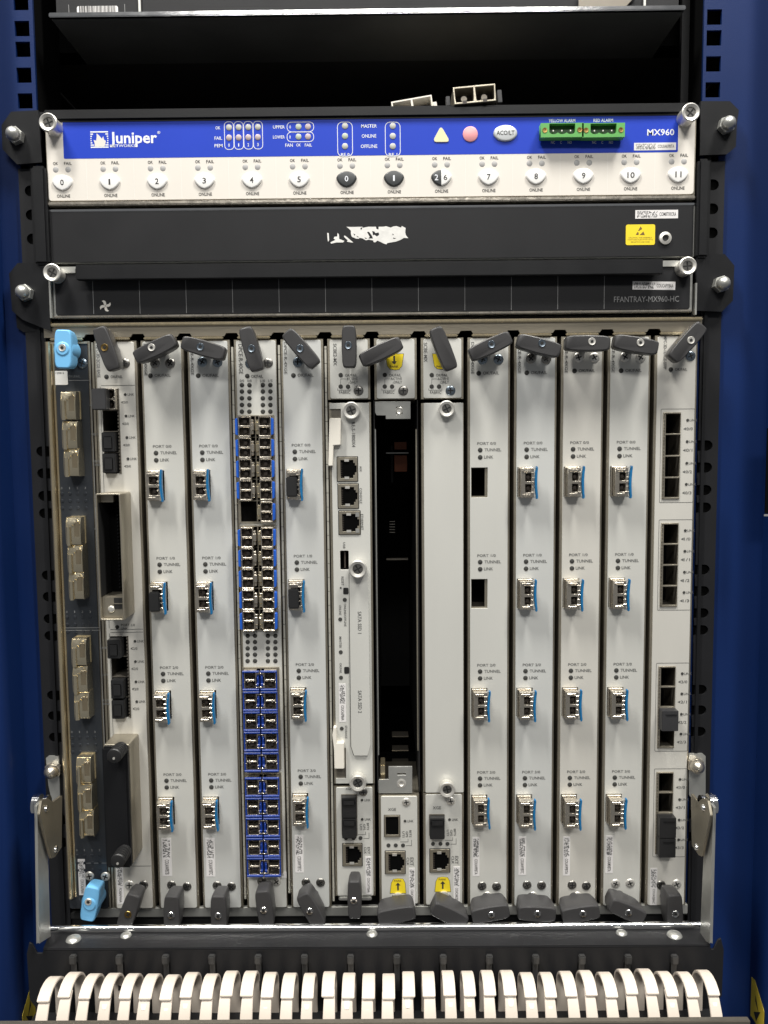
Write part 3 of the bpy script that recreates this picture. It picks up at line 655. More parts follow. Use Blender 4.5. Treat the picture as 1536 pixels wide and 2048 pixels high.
for i in range(13):
    z = -10.6 + 21.2 * i / 12; o_ = .35 * math.cos(i / 12 * math.pi * 2) + (.25 if i in (1, 11) else 0)
    lev.append([(4.75 + o_, -9.6, z), (6.15 + o_ * .6, -9.6, z), (6.15 + o_ * .6, -6.2, z), (4.75 + o_, -6.2, z)])
XLEV = MB().loft(lev).mesh('pull_lever', 'latch_blue', bev=.35)
XWIRE = MB().box(3.2, 5.2, -7.6, -6.8, 9.0, 9.7).box(3.2, 5.2, -7.6, -6.8, -9.9, -9.2).mesh('lever_wire', 'satin_screw')
def xfp(label, x, z, group, dp=0, rz=0, wide=False):
    t = thing('transceiver', label, 'transceiver', x, -.8, z, group)
    o = inst('body', XBODY2 if wide else XBODY, t, x, -.8 - dp, z); inst('rear_body', XREAR, t, x, -.8, z); inst('fibre_sockets', XCAV, o, x, -.8 - dp, z)
    inst('collar', XCOL, t, x, -.8, z); inst('latch_frame', XDET, o, x, -.8 - dp, z); l = inst('pull_lever', XLEV, t, x, -.8 - dp, z, rz); inst('lever_wire', XWIRE, l, x, -.8 - dp, z)
    return t
PLUGX = MB().box(-4.2, 2.9, -11.2, -8.0, -7.6, 5.4).mesh('dust_plug', 'plug', bev=.7)
def dust(label, me, x, y, z, group='black dust plugs in the ports', rot=0):
    return tag(inst('dust_plug', me, None, x, y, z, rot), label, 'dust plug', group)

# --- the seven cards with four large ports
serial = {2: 'COUAWPBTB', 3: 'COUAWYBTC', 5: 'COUAWYBTC', 9: 'COUA9PBTA', 10: 'COUAWYBTC', 11: 'COUA9PBTA', 12: 'COUAMXBTA'}
SCRT = {2: ((309.8, 726.2), (340.3, 727)), 3: ((404.5, 724), (435, 724.5)), 5: ((595.5, 724), (622, 724)), 9: ((965, 719), (997, 719)), 10: ((1061.6, 717), (1092.6, 718)), 11: ((1157, 715), (1189, 715)), 12: ((1250, 714), (1281, 715))}
SCRB = {2: ((343, 1770), (374, 1773)), 3: ((434, 1771), (463, 1773)), 5: ((612, 1765), (641, 1765)), 9: ((964, 1772), (993, 1773)), 10: ((1054, 1770), (1083, 1771)), 11: ((1144, 1770), (1172.6, 1771.6)), 12: ((1231, 1767), (1260, 1766))}
SMT = {2: 'screw_grey', 3: 'screw_blue', 5: 'screw_blue', 9: 'screw_blue', 10: 'screw_grey', 11: 'satin_screw', 12: 'satin_screw'}
HT = {2: ((309, 697), 24, (303, 695)), 3: ((406, 696), -16, (400.5, 693.5)), 5: ((602, 697), 131, (600, 697)), 9: ((981, 692), 24, (983, 688.5)), 10: ((1078, 691), -15, (1084, 686.5)), 11: ((1176, 686), -1, (1184, 683)), 12: ((1273, 689), -10, (1281, 685))}
HB_ = {2: ((343, 1828), 88, (342, 1831)), 3: ((437, 1828), 90, (436, 1832)), 5: ((622, 1822), 118, (619, 1823)), 9: ((981, 1828), 10, (983, 1830)), 10: ((1074, 1828), -3, (1075, 1828)), 11: ((1162, 1828), 8, (1166, 1828)), 12: ((1255, 1824), -24, (1257, 1826))}
STK = {2: (324, 1676, 343, 1752), 3: (412, 1676, 430, 1753), 5: (590, 1670, 607, 1745), 9: (945, 1674, 959, 1752), 10: (1037, 1673, 1052, 1750), 11: (1126, 1673, 1140, 1751), 12: (1211, 1671, 1226, 1746)}
VP = ['uppermost', 'upper middle', 'lower middle', 'lowest']
gx = 'large silver transceivers with blue levers'
for s in (2, 3, 5, 9, 10, 11, 12):
    x = SL(s); pz = 73.5 if s == 5 else 74.2
    HZ = [-p * pz - 21.4 for p in range(4)]
    holes = [(x - 6.0, x + 4.9, hz - 9.9, hz + 9.9) for hz in HZ]
    t = card('line_card', s, 'pale grey line card with four large ports, %s card from the left' % ORD[s], 'line card', holes=holes)
    for p in range(4):
        z = -p * pz
        text('PORT %d/0' % p, x + 4.2, z + 4.3, 12.2, 1.8, t, 'ink_soft', -.95); dot(t, x, z, 1.55); text('TUNNEL', x + 8.3, z + .1, 11.0, 1.95, t, 'ink_soft', -.95)
        dot(t, x, z - 4.75, 1.55); text('LINK', x + 5.5, z - 4.6, 6.0, 1.95, t, 'ink_soft', -.95)
        if s == 9 and p < 2:
            h = holes[p]; cplate('port_rim', 'steel', t, [rc(h[0] - .02, h[1] + .02, h[2] - .02, h[3] + .02), rc(h[0] + .35, h[1] - 1.7, h[2] + .9, h[3] - .35)], .5, 1.4)
            continue
        xfp('silver blue-levered transceiver in the %s port of the %s card from the left' % (VP[p], ORD[s]), x - .55, HZ[p], gx, random.uniform(-.5, .6) + (1.2 if s >= 10 and p == 3 else 0), random.uniform(-1.5, 1.5), s < 8)
        if (s, p) in ((2, 1), (5, 0), (5, 1)): dust('square black dust plug in the %s port of the %s card from the left' % (VP[p], ORD[s]), PLUGX, x - .7, -.8, HZ[p] + (0 if s == 5 else -.6))
    lx, lz = at(*{2: (301.5, 751.5), 3: (397, 751.5), 5: (587, 751), 9: (957.2, 746.8), 10: (1053, 745.8), 11: (1148.5, 742), 12: (1241.5, 741.6)}[s])
    dot(t, lx, lz, 1.55); text('OK/FAIL', lx + 8.0, lz + .1, 10.6, 1.95, t, 'ink_soft')
    text('DPCE-R-4XGE', x - 5.0, at(768, 705)[1] - 3.2 - (1 if s > 8 else 0), 20.5, 1.9, t, 'ink_soft', -.95, -90)
    for q in SCRT[s]: screw(t, *q, SMT[s])
    for q in SCRB[s]: screw(t, *q, 'screw_grey' if s < 12 else 'satin_screw', sc=.95)
    c_, a_, k_ = HT[s]; handle(t, c_, a_, k_, HMF, 'screw_blue' if s in (3, 5, 9, 10) else 'satin_screw', 18.5)
    c_, a_, k_ = HB_[s]; handle(t, c_, a_, k_, HM, 'chrome')
    stickerp(t, *STK[s], serial[s], True)
    if s in (9, 10, 11):
        px = {9: 975, 10: 1066, 11: 1155}[s]; screw(t, px, 1792, 'satin_screw', sc=.95)
    if s == 5: gasket(t, x + B0 - 2.0, ZB + 10, ZT - 3, 9.4)

# --- first card: dark slate with twelve brassy modules
x = SL(0)
c0 = card('line_card', 0, 'dark slate line card with pale blue handles and brassy modules, at the far left', 'line card', 'slate', f0=-8.6)
part('top_hem', MB().box(x - 8.6, x + 18.6, -1.4, -.85, ZT - .9, ZT + .2), 'steel', c0)
gl = MB()
fx1 = at(184, 800)[0]; fx0 = x - 7.4
def vline(px, py0, py1): xx = at(px, (py0 + py1) / 2)[0]; gl.box(xx - .18, xx + .18, -.9, -.82, at(px, py1)[1], at(px, py0)[1])
def hline(px0, px1, py): zz = at((px0 + px1) / 2, py)[1]; gl.box(at(px0, py)[0], at(px1, py)[0], -.9, -.82, zz - .18, zz + .18)
za, zb_, zc_ = at(150, 761)[1], at(170, 1255)[1], at(170, 1260)[1]
gl.box(at(137, 761)[0], fx1, -.9, -.82, za - .18, za + .18).box(fx1 - .36, fx1, -.9, -.82, zb_, za).box(fx0 + 1, fx1, -.9, -.82, zb_ - .18, zb_ + .18)
gl.box(fx0 + 1, fx1, -.9, -.82, zc_ - .18, zc_ + .18).box(fx1 - .36, fx1, -.9, -.82, at(210, 1725)[1], zc_).box(at(172, 1725)[0], fx1, -.9, -.82, at(190, 1725)[1] - .18, at(190, 1725)[1] + .18)
part('printed_lines', gl, 'ink_line', c0)
gp = [(-8.75, -10.3), (-7.5, -10.8), (-4, -11), (0, -11), (3.5, -10.75), (6.4, -10.1), (8.75, -9.0), (8.75, 6), (-8.75, 6)]
gb = MB(); n = len(gp); gb.add([(-4.8, y, z) for z, y in gp] + [(4.8, y, z) for z, y in gp], [tuple(range(n)), tuple(range(2 * n - 1, n - 1, -1))] + [(i, (i + 1) % n, (i + 1) % n + n, i + n) for i in range(n)])
GB = gb.mesh('body', 'gold_nickel', bev=.3, ang=30)
GS = MB().box(-4.4, 5.2, -3, 8, -8.9, 9.6).mesh('sleeve', 'gold_nickel', bev=.3)
GR = MB().loft([[(-3.0 + 1.45 * math.cos(math.pi * 2 * i / 12), -11.1 + 1.5 * math.sin(math.pi * 2 * i / 12), z) for i in range(12)] for z in (-9.3, -8.9, 2.9, 3.2)]).mesh('pull_rib', 'gold_nickel')
GD = MB().box(-1.2, -.1, -11.7, -10.8, 3.4, 4.6).box(.4, 1.4, -11.6, -10.8, 4.8, 6.2).box(2.0, 3.2, -11.2, -9, 6.4, 7.6).mesh('stepped_latch', 'gold_nickel', bev=.25)
GK = MB().box(-1.75, -1.35, -11.35, -10.9, -6.5, 3.0).box(.5, 4.0, -11.06, -10.9, -3.4, 6.2).mesh('shadow_groove', 'gold_dim', bev=.1, seg=1)
GP = [[(136, 811), (139, 870), (142.5, 925)], [(146.5, 1063), (150, 1118), (152.5, 1172)], [(157.5, 1305), (160, 1360), (163, 1412)], [(167, 1542), (169.5, 1596), (173, 1648)]]
gn = [['0/0', '0/1', '0/2 10GE'], ['0/3', '0/4', '0/5 10GE'], ['1/0', '1/1', '1/2 10GE'], ['1/3', '1/4', '1/5 10GE']]
nth = ['topmost', 'second', 'third', 'lowest']
for g in range(4):
    for k in range(3):
        px, py = GP[g][k]; gx_, gz = at(px, py, -11)
        gt = thing('brassy_module', 'brassy module, %s of three in the %s group on the dark slate card' % (('top', 'middle', 'bottom')[k], nth[g]), 'transceiver', gx_, -.8, gz, 'brassy modules in the first card')
        b_ = inst('body', GB, gt, gx_, 0, gz)
        if k == 0: inst('sleeve', GS, gt, gx_, 0, gz)
        inst('pull_rib', GR, b_, gx_, 0, gz); inst('stepped_latch', GD, b_, gx_, 0, gz); inst('shadow_groove', GK, b_, gx_, 0, gz)
        lab = gn[g][k].split(); xx, zz = gx_ + 12.6, gz + .5
        text('<' + lab[0], xx, zz, 4.8, 1.5, c0, 'ink_line', -.95)
        if len(lab) > 1: text(lab[1], xx + .5, zz - 2.4, 4.4, 1.4, c0, 'ink_faint', -.95)
    px, py = GP[g][2]
    for k in range(4):
        xx, zz = at(px, py + 51); text('0123'[k], x - 2.2 + k * 5.2, zz, 1.0 if k != 1 else .6, 1.5, c0, 'ink_line', -.95)
    for k in range(3):
        xx, zz = at(px, py + 62 + k * 14.5); text('%d/%d' % (g // 2, (g % 2) * 3 + k), x - 6.2, zz, 3.2, 1.4, c0, 'ink_line', -.95)
        for q in range(4): dot(c0, x - 2.2 + q * 5.2, zz, 1.1, 'slate_dot')
text('OK/FAIL', *at(150, 753), 7.6, 1.5, c0, 'ink_faint', -.95)
screw(c0, 165, 727, 'screw_blue'); screw(c0, 179, 1752, 'satin_screw'); screw(c0, 211, 1753, 'satin_screw')
x0, x1, z0, z1 = rect(105.5, 742, 136.5, 770)
ql = part('asset_sticker', MB().prism(rr(x0, x1, z0, z1, .8), -1.0, -.8), 'white', c0); tx('129812', 111, 744.5, 128, 748, ql, 'ink', -1.05)
handle(c0, (126, 698), 88, (125, 695.5), HMB, 'satin_screw', 18); handle(c0, (180, 1808), 78, (177, 1803), HMB, 'satin_screw', 18)
stickerp(c0, 157, 1718, 171, 1790, 'COUCALPBAA', True, mt='label')
part('foot_rail', MB().lathe([(1.6, 0), (1.6, .01)], 0, 0, 4), 'steel', c0) if 0 else None

# --- small form-factor modules
def sfp_mesh(sd, kind):
    o = {}
    u = lambda a, b: (a * sd, b * sd)
    def bx(m_, a, b, y0, y1, z0, z1): return m_.box(*u(a, b), y0, y1, z0, z1)
    fm = 'nickel'
    o['body'] = cmesh('body', fm, [rc(*u(-3.0, 5.2), -6.5, 6.5), rc(*u(-2.5, 4.5), .65, 5.8), rc(*u(-2.5, 4.5), -5.8, -.65)], -5.0, 3, bevel=.15)
    c_ = MB(); bx(c_, -2.8, 4.6, .2, .8, -6, 6)
    for zz in (3.2, -3.2): c_.lathe([(.55, -2.6), (1.25, -2.6), (1.35, .3)], .9 * sd, zz, 12)
    o['fibre_sockets'] = c_.mesh('fibre_sockets', 'port_dark')
    r_ = MB(); bx(r_, -3.0, 5.2, 3.05, 16, -6.5, 6.5); o['rear_body'] = r_.mesh('rear_body', 'nickel')
    d_ = MB()
    if kind == 'silver':
        bx(d_, -2.6, 4.8, -5.5, -4.9, 6.0, 6.9); bx(d_, -2.6, 4.8, -5.5, -4.9, -6.9, -6.0); bx(d_, -2.2, 3.8, -5.2, -4, -.5, .5); bx(d_, 4.2, 5.0, -5.3, -4, 1.0, 1.8); bx(d_, 4.2, 5.0, -5.3, -4, -1.8, -1.0)
        o['frame'] = d_.mesh('frame', 'nickel', bev=.15, seg=1)
        l_ = MB(); bx(l_, -4.7, -3.1, -4.4, 2, -5.0, -2.7); bx(l_, -4.7, -3.1, -4.4, 2, 2.7, 4.4); bx(l_, -5.0, -3.1, -5.0, 2, -2.5, 2.5); o['latch'] = l_.mesh('latch', 'gold_nickel' if sd > 0 else 'nickel', bev=.2, seg=1)
        t_ = MB(); pts = [(5.3, 5.6), (6.8, 5.0), (6.8, -5.0), (5.3, -5.8)]
        t_.prism([(a * sd, z) for a, z in (pts if sd < 0 else pts[::-1])], -6.6, -1.5); o['side_tab'] = t_.mesh('side_tab', 'tab_blue', bev=.25, seg=1)
    else:
        bx(d_, -1.8, 4.0, -5.6, -4, -.55, .55); bx(d_, 1.8, 3.0, -5.8, -4, -.9, .9); bx(d_, 4.3, 5.1, -5.3, -4, 1.2, 2.0); bx(d_, 4.3, 5.1, -5.3, -4, -2.0, -1.2)
        o['frame'] = d_.mesh('frame', 'nickel', bev=.15, seg=1)
        l_ = MB(); bx(l_, -5.4, -2.9, -6.2, 2, 4.1, 5.0); bx(l_, -5.4, -2.9, -6.2, 2, -5.0, -4.1); bx(l_, -3.5, -2.9, -6.2, 2, 2.6, 4.1); bx(l_, -3.5, -2.9, -6.2, 2, -4.1, -2.4); o['latch'] = l_.mesh('latch', 'nickel', bev=.2, seg=1)
        t_ = MB(); bx(t_, -5.2, 5.9, -7.0, -5.4, 5.5, 6.75); bx(t_, -5.2, 5.9, -7.0, -5.4, -6.75, -5.5); bx(t_, 5.0, 6.0, -6.4, -5.4, -5.8, 5.8); bx(t_, -5.1, -3.6, -6.0, 1, -2.9, 3.4); bx(t_, -4.9, -3.3, -6.9, -5, -3.6, -1.8); bx(t_, -4.4, -3.6, -6.6, -5, .2, 2.2)
        o['wire_bail'] = t_.mesh('wire_bail', 'bail_blue', bev=.22, seg=1)
    return o
SFP = {(sd, k): sfp_mesh(sd, k) for sd in (-1, 1) for k in ('silver', 'blue')}
def sfp(sd, kind, x, z, label, group, y=-.8, skip=()):
    t = thing('small_transceiver', label, 'transceiver', x, y, z, group); o = SFP[(sd, kind)]
    b = inst('body', o['body'], t, x, y, z)
    for k, me in o.items():
        if k == 'body' or k in skip: continue
        inst(k, me, b if k in ('fibre_sockets', 'frame') else t, x, y, z)
    return t
# --- fifth card: forty small ports
x = SL(4)
rows = [853, 895.5, 937.6, 980, 1023.5, 1074.6, 1115.6, 1156.6, 1198.8, 1241, 1359, 1400, 1440, 1480, 1521, 1571, 1611, 1651, 1691, 1730]
def mid(py, y=-5): f = (py - 853) / (1241 - 853.); return at(509.8 + 8.3 * f - (.0 if py < 1300 else .2), py, y)
RZ = [mid(py)[1] for py in rows]; MX = sum(mid(py)[0] for py in rows[:10]) / 10
zt4 = SL(4)
holes = []
for a in (0, 5, 10, 15): holes.append((MX - 12.1, MX + 12.1, RZ[a + 4] - 6.9, RZ[a] + 6.9))
c4 = card('line_card', 4, 'line card packed with forty small blue tabbed ports, fifth from the left', 'line card', f1=19.2)
for a in (0, 5, 10, 15):
    zz = [RZ[a + i] for i in range(5)]
    cplate('port_frame', 'steel', c4, [rc(MX - 12.3, MX + 12.3, zz[4] - 7.4, zz[0] + 7.4)] + [rc(MX + sg * 5.6 - 5.3, MX + sg * 5.6 + 5.3, z - 6.75, z + 6.75) for z in zz for sg in (-1, 1)], -2.4, -.82)
    part('port_cavity', MB().box(MX - 12, MX + 12, -.9, -.81, zz[4] - 7, zz[0] + 7), 'void', c4)
for r in range(20):
    for sd, cn in ((-1, 'left'), (1, 'right')):
        if r == 4 and sd < 0: continue
        k = 'silver' if r < 10 else 'blue'
        rn = ['first', 'second', 'third', 'fourth', 'fifth', 'sixth', 'seventh', 'eighth', 'ninth', 'tenth'][r % 10]
        lab = ('bright blue tabbed small transceiver, %s row of the upper block, %s column' if k == 'silver' else 'dark blue bailed small transceiver, %s row of the lower block, %s column') % (rn, cn)
        o_ = sfp(sd, k, MX + sd * 5.6, RZ[r], lab, 'silver transceivers in the fifth card' if k == 'silver' else 'blue bailed transceivers in the fifth card', -1.6)
for gy, cols in ((0, (443, 507, 622, 686)), (1, (492, 555, 665, 729))):
    for q in (555, 610, 668, 725, 782) if gy == 0 else (945, 998, 1052, 1106, 1160):
        for cxx in cols: dotp(c4, 380 + cxx / 4.267, (640 if gy == 0 else 1050) + q / 4.267, 1.5)
for gy, cols in ((0, (443, 507, 622, 686)), (1, (492, 555, 665, 729))):
    for k, cxx in enumerate(cols):
        px = 380 + cxx / 4.267; py = 640 + 518 / 4.267 if gy == 0 else 1050 + 912 / 4.267; tx(('0/0', '0/5', '1/0', '1/5')[k] if gy == 0 else ('2/0', '2/5', '3/0', '3/5')[k], px - 4.5, py - 2.5, px + 4.5, py + 2.5, c4, 'ink_soft')
dotp(c4, 494.6, 752, 1.5); tx('OK/FAIL', 502, 749.5, 526, 755.5, c4, 'ink_soft'); tx('DPCE-R-40GE', 477, 688, 485.5, 748, c4, 'ink_soft', -.95, -90)
screw(c4, 500, 727, 'screw_blue'); screw(c4, 536, 726, 'screw_grey'); screw(c4, 524, 1763, 'screw_grey'); screw(c4, 553, 1763, 'satin_screw')
handle(c4, (502, 698), 105, (503, 697), HMF, 'screw_blue', 18.5); handle(c4, (529, 1818), 97, (527, 1821), HM, 'chrome')
gasket(c4, SL(4) + B0 - 2.0, ZB + 6, ZT - 3, 9.4)
x0, x1, z0, z1 = rect(495, 1744, 573, 1756, -1); lb = part('serial_label', MB().box(x0, x1, -1.0, -.8, z0, z1), 'label', c4); tx('COUAJZBTA', 540, 1748, 568, 1753, lb, 'ink_soft', -1.06)

# --- second card: two small-port cages and two tall module bays
x = SL(1)
def px_hole(a): return rect(*a)
ha_, hb_ = rect(207, 778, 240, 947, 0), rect(224, 1272, 259, 1434, 0)
t1 = card('line_card', 1, 'pale grey line card with two tall protruding module bays, second from the left', 'line card', holes=(ha_, hb_))
for hl, pts in ((ha_, [(250.5, 789, 246, 804.5), (252, 832, 248, 847.5), (254, 875, 250, 890), (256, 917.5, 252, 932.5)]), (hb_, [(270, 1282.5, 265, 1297), (271, 1323, 266.5, 1337.5), (272, 1363.5, 267.5, 1378), (273.5, 1403, 269, 1417.5)])):
    for a, b, c, d in pts: dotp(t1, a, b, .95); tx('LINK', a + 4.5, b - 2.4, a + 17.5, b + 2.4, t1, 'ink_soft', -.95); tx('◂' if 0 else '<', c - 3.5, d - 2.6, c + 1, d + 2.6, t1, 'ink'); tx('0/0' if hl is ha_ else '2/0', c + 1.5, d - 2.6, c + 9.5, d + 2.6, t1, 'ink_soft')
    xx0, xx1, zz0, zz1 = hl
    b = MB(); n = 24
    for i in range(n):
        z = zz0 + (zz1 - zz0) * i / n; b.box(xx1 - .9, xx1 + .1, -1.3, .3, z + .2, z + (zz1 - zz0) / n * .62)
    b.box(xx1 - .2, xx1 + .5, -1.1, .3, zz0 - .3, zz1 + .3); stuff(part('cage_springs', b, 'steel_dark', t1))
    for i in (1, 2, 3): z = zz0 + (zz1 - zz0) * i / 4; part('cage_divider', MB().box(xx0, xx1 - 1, -.3, 20, z - .25, z + .25), 'steel_dark', t1)
PL4 = MB().box(-4.6, 4.0, -5.2, 4, -6.3, 6.3).box(-3.2, 2.4, -5.9, -5.2, -4.4, 3.6).mesh('dust_plug', 'plug', bev=.5)
def cagez(h, i): return h[3] - (h[3] - h[2]) * (i + .5) / 4
for h, ii, nm in ((ha_, (2, 3), 'upper'), (hb_, (0, 2, 3), 'lower')):
    for i in ii: dust('black dust plug, %s port of the %s cage on the second card' % (ORD[i], nm), PL4, (h[0] + h[1]) / 2 - .4 - (.6 if i == 0 else 0), -.8 - (2.5 if i == 0 else 0), cagez(h, i))
sx, sz = (ha_[0] + ha_[1]) / 2 + 1.0, cagez(ha_, 0)
sfp(1, 'silver', sx - 1.2, sz, 'small transceiver in the top port of the second card', None, -.8, ('side_tab',))
dust('large square dark plug on the topmost small transceiver of the second card', MB().box(-4.6, 4.4, -14, -5.5, -6.8, 6.8).mesh('dust_plug', 'plug_grey', bev=.5), sx - 3.6, -.8, sz - .3)
gl = MB()
fxr = x + 18.0; fxl = at(203, 772)[0]
for py0, py1 in ((771, 1258), (1264, 1731)):
    za, zb_ = at(230, py0)[1], at(250, py1)[1]; xl_ = x - 4.9
    gl.box(xl_ + .8, fxr, -.9, -.82, za - .16, za + .16).box(xl_ + .8, fxr, -.9, -.82, zb_ - .16, zb_ + .16).box(xl_, xl_ + .32, -.9, -.82, zb_ + .8, za - .8)
part('printed_lines', gl, 'ink_soft', t1)
def bay(front, base_y, depth, covered):
    x0, x1, z0, z1 = rect(*front, -depth)
    cplate('module_bay', 'steel', t1, [rr(x0, x1, z0, z1, 1.2), rr(x0 + 1.0, x1 - 1.0, z0 + 1.0, z1 - 1.0, .8)], -depth, -.6, .25)
    part('bay_collar', MB().box(x0 - .2, x1 + 1.6, -2.2, -.82, z0 - .6, z1 + .8), 'steel', t1, .3) if 0 else None
    if not covered:
        parts('bay_shade_sheet', (MB().box(x0 + 1.02, x0 + 1.25, -depth + 1.2, -1.0, z0 + 15.2, z1 - 6.2), MB().box(x1 - 1.25, x1 - 1.02, -depth + 1.2, -1.0, z0 + 15.2, z1 - 6.2)), 'black', t1)  # added black sheets put the shade inside the bay into colour
        part('bay_back', MB().box(x0 + .9, x1 - .9, -1.0, -.82, z0 + .9, z1 - .9), 'void', t1)
        part('bay_end', MB().box(x0 + 1.1, x1 - 1.1, -depth + 3, -1.1, z0 + 1.1, z0 + 15), 'steel', t1, .3)
        part('bay_end', MB().box(x0 + 1.1, x0 + 9.5, -depth + 6, -1.1, z1 - 6, z1 - 1.1), 'steel', t1, .3)
        part('bay_slot', MB().box(x0 + 8.6, x1 - 2.2, -depth + 2.7, -depth + 3.1, z0 + 7, z0 + 14.2), 'black', t1)
        part('bay_slot', MB().box(x0 + 8.0, x1 - 1.5, -depth + 2.4, -depth + 2.9, z0 + 10.2, z0 + 10.7), 'steel', t1)
        o = inst('screw', SCREW['satin_screw'], t1, x0 + 6.6, -depth + 3, z0 + 6.8, 0, (.7, 1, .7))
        gr = MB()
        for k in range(26): gr.box(x0 + 7.4, x0 + 8.0, -4.2, -1.0, z0 + 18 + k * 2.4, z0 + 19 + k * 2.4)
        stuff(part('bay_contacts', gr, 'black_paint', t1))
    return x0, x1, z0, z1
bay((195, 987, 245, 1241), 0, 22, False)
x0, x1, z0, z1 = bay((211, 1489, 263, 1728), 0, 21, True)
cov = tag(part('bay_cover', MB().box(x0 + .3, x1 - .3, -25.5, -21.1, z0 - .6, z1 - .3), 'black_paint', None, 1.2), 'flat black cover over the lower bay of the second card', 'cover')
kn = MB()
prof = [(2.6, -14.5), (4.2, -14.2)]
for i in range(5): prof += [(4.7, -13.6 + i * 2.4), (4.7, -12.5 + i * 2.4), (3.7, -12.2 + i * 2.4), (3.7, -11.5 + i * 2.4)]
prof += [(4.2, .3)]
KN = MB().lathe(prof, n=24).mesh('knurled_knob', 'plug')
W[cov.name] = Vector((0, 0, 0))
for px, py in ((228.5, 1512), (236, 1722)):
    kx, kz = at(px, py, -39); inst('knurled_knob', KN, cov, kx, -25.4, kz)
    u = inst('knob_pin', MB().cyl(0, 0, .8, -14.9, -14.3, 10).mesh('knob_pin', 'satin_screw'), cov, kx, -25.4, kz - 1.2)
dotp(t1, 234.5, 1254, 1.3); tx('PORT 1/0', 242, 1247.5, 270, 1252.5, t1, 'ink_soft'); tx('LINK', 242, 1255, 256, 1259.5, t1, 'ink_soft')
dotp(t1, 213, 753.5, 1.5); tx('OK/FAIL', 221, 750.5, 245, 756, t1, 'ink_soft'); tx('MPC-3D-2CGE-BASE', 193, 690, 199.5, 755, t1, 'ink_soft', -.95, -90)
screw(t1, 250, 727, 'screw_grey'); screw(t1, 259, 1770, 'satin_screw'); screw(t1, 287, 1770, 'screw_grey')
handle(t1, (212, 697), 108, (209, 695), HMF, 'brass_dark', 18.5); handle(t1, (257, 1824), 70, (256, 1829), HM, 'brass_dark')
stickerp(t1, 234, 1733, 247, 1808, 'PCABAFWAA', True)
x0, x1, z0, z1 = rect(186.5, 690, 191, 1800, 0); part('left_gasket', MB().box(x + B0 - 1.9, x + B0 - .5, .2, 3, ZB, ZT), 'steel', t1)
# ------------------------------------------------------------------ control boards, slots 7, 8 and 9 from the left
def rj45(parent, px0, py0, px1, py1, cy, lamps=False, name='network_jack'):
    """socket shell with a stepped opening whose latch notch points right"""
    x0, x1, z0, z1 = rect(px0, py0, px1, py1); w_, h_ = x1 - x0, z1 - z0; zc = (z0 + z1) / 2
    a, b = x0 + w_ * .17, x0 + w_ * .78
    op = [(a, z0 + h_ * .14), (b, z0 + h_ * .14), (b, z0 + h_ * .26), (b + w_ * .08, z0 + h_ * .26), (b + w_ * .08, z0 + h_ * .36), (b + w_ * .16, z0 + h_ * .36), (b + w_ * .16, z0 + h_ * .64), (b + w_ * .08, z0 + h_ * .64), (b + w_ * .08, z0 + h_ * .74), (b, z0 + h_ * .74), (b, z0 + h_ * .86), (a, z0 + h_ * .86)]
    o = cplate(name, 'steel', parent, [rr(x0 + .3, x1 - .3, z0 + .3, z1 - .3, .5), op], -1.5, -.55, .12)
    part('jack_gap', MB().prism(rr(x0 - .15, x1 + .15, z0 - .15, z1 + .15, .5), -.9, -.82), 'black', o)
    part('jack_cavity', MB().box(a, b + w_ * .15, -.98, -.93, z0 + h_ * .12, z0 + h_ * .88), 'void', o)
    pm = MB()
    for k in range(8): pm.box(a + .1, a + 1.1, -1.25, -.95, z0 + h_ * (.2 + .075 * k), z0 + h_ * (.2 + .075 * k) + .4)
    part('contact_pin', pm, 'port_dark', o)
    part('spring_tab', MB().box((a + b) / 2 - 1.6, (a + b) / 2 + 1.4, -1.75, -1.4, z0 + h_ * .8, z0 + h_ * .9).box((a + b) / 2 - 1.6, (a + b) / 2 + 1.4, -1.75, -1.4, z0 + h_ * .1, z0 + h_ * .2), 'satin_screw', o)
    if lamps: part('jack_lamp', MB().box(x1 - 3.4, x1 - .8, -1.75, -1.45, z0 + 1.2, z0 + 4.2).box(x1 - 3.4, x1 - .8, -1.75, -1.45, z1 - 4.2, z1 - 1.2), 'zinc', o, .2)
    return o
def park(parent, pts, tpx, up, arrow):
    P = [at(px, py, -.9) for px, py in pts]
    if sum(P[i][0] * P[(i + 1) % len(P)][1] - P[(i + 1) % len(P)][0] * P[i][1] for i in range(len(P))) < 0: P.reverse()
    cx = sum(p[0] for p in P) / len(P); cz = sum(p[1] for p in P) / len(P)
    o = part('park_label', MB().prism([(cx + (a - cx) * 1.06, cz + (b - cz) * 1.05) for a, b in P], -.9, -.8), 'ink', parent)
    part('label_fill', MB().prism(P, -.98, -.905), 'yellow', o)
    tx('PARK', *tpx, o, 'brown_ink', -1.05)
    ax, az = at(*arrow, -1.05); q = 1 if up else -1
    m_ = MB().box(ax - .55, ax + .55, -1.06, -1.0, az - 2.4, az + 2.4)
    tri = [(ax - 1.7, az + q * 1.2), (ax + 1.7, az + q * 1.2), (ax, az + q * 3.2)]
    m_.prism(tri if q > 0 else tri[::-1], -1.07, -1.0); part('label_arrow', m_, 'ink', o)
SX = {6: 0, 7: 1, 8: 2}
zsp = {6: 797, 7: 797, 8: 796}
names = {6: 'SCBE2-MX', 7: 'SCBE-MX', 8: 'SCBE-MX'}
hop = {6: ((698, 693), 90, (696.5, 690.5), HMS), 7: ((762, 703), 24, None, HMF), 8: ((887, 697), 112, None, HMF)}
hbo = {6: ((709, 1800), 90, (707.5, 1802), HMS), 7: ((793, 1831), 10, None, HM), 8: ((899, 1832), -27, None, HM)}
lbl = {6: 'control board holding the routing module, seventh from the left', 7: 'control board with an empty dark bay in its middle, eighth from the left', 8: 'control board with a blank middle plate, ninth from the left'}
zlow = {6: (1574, 1790), 7: (1592, 1806), 8: (1588, 1808)}
boards = {}
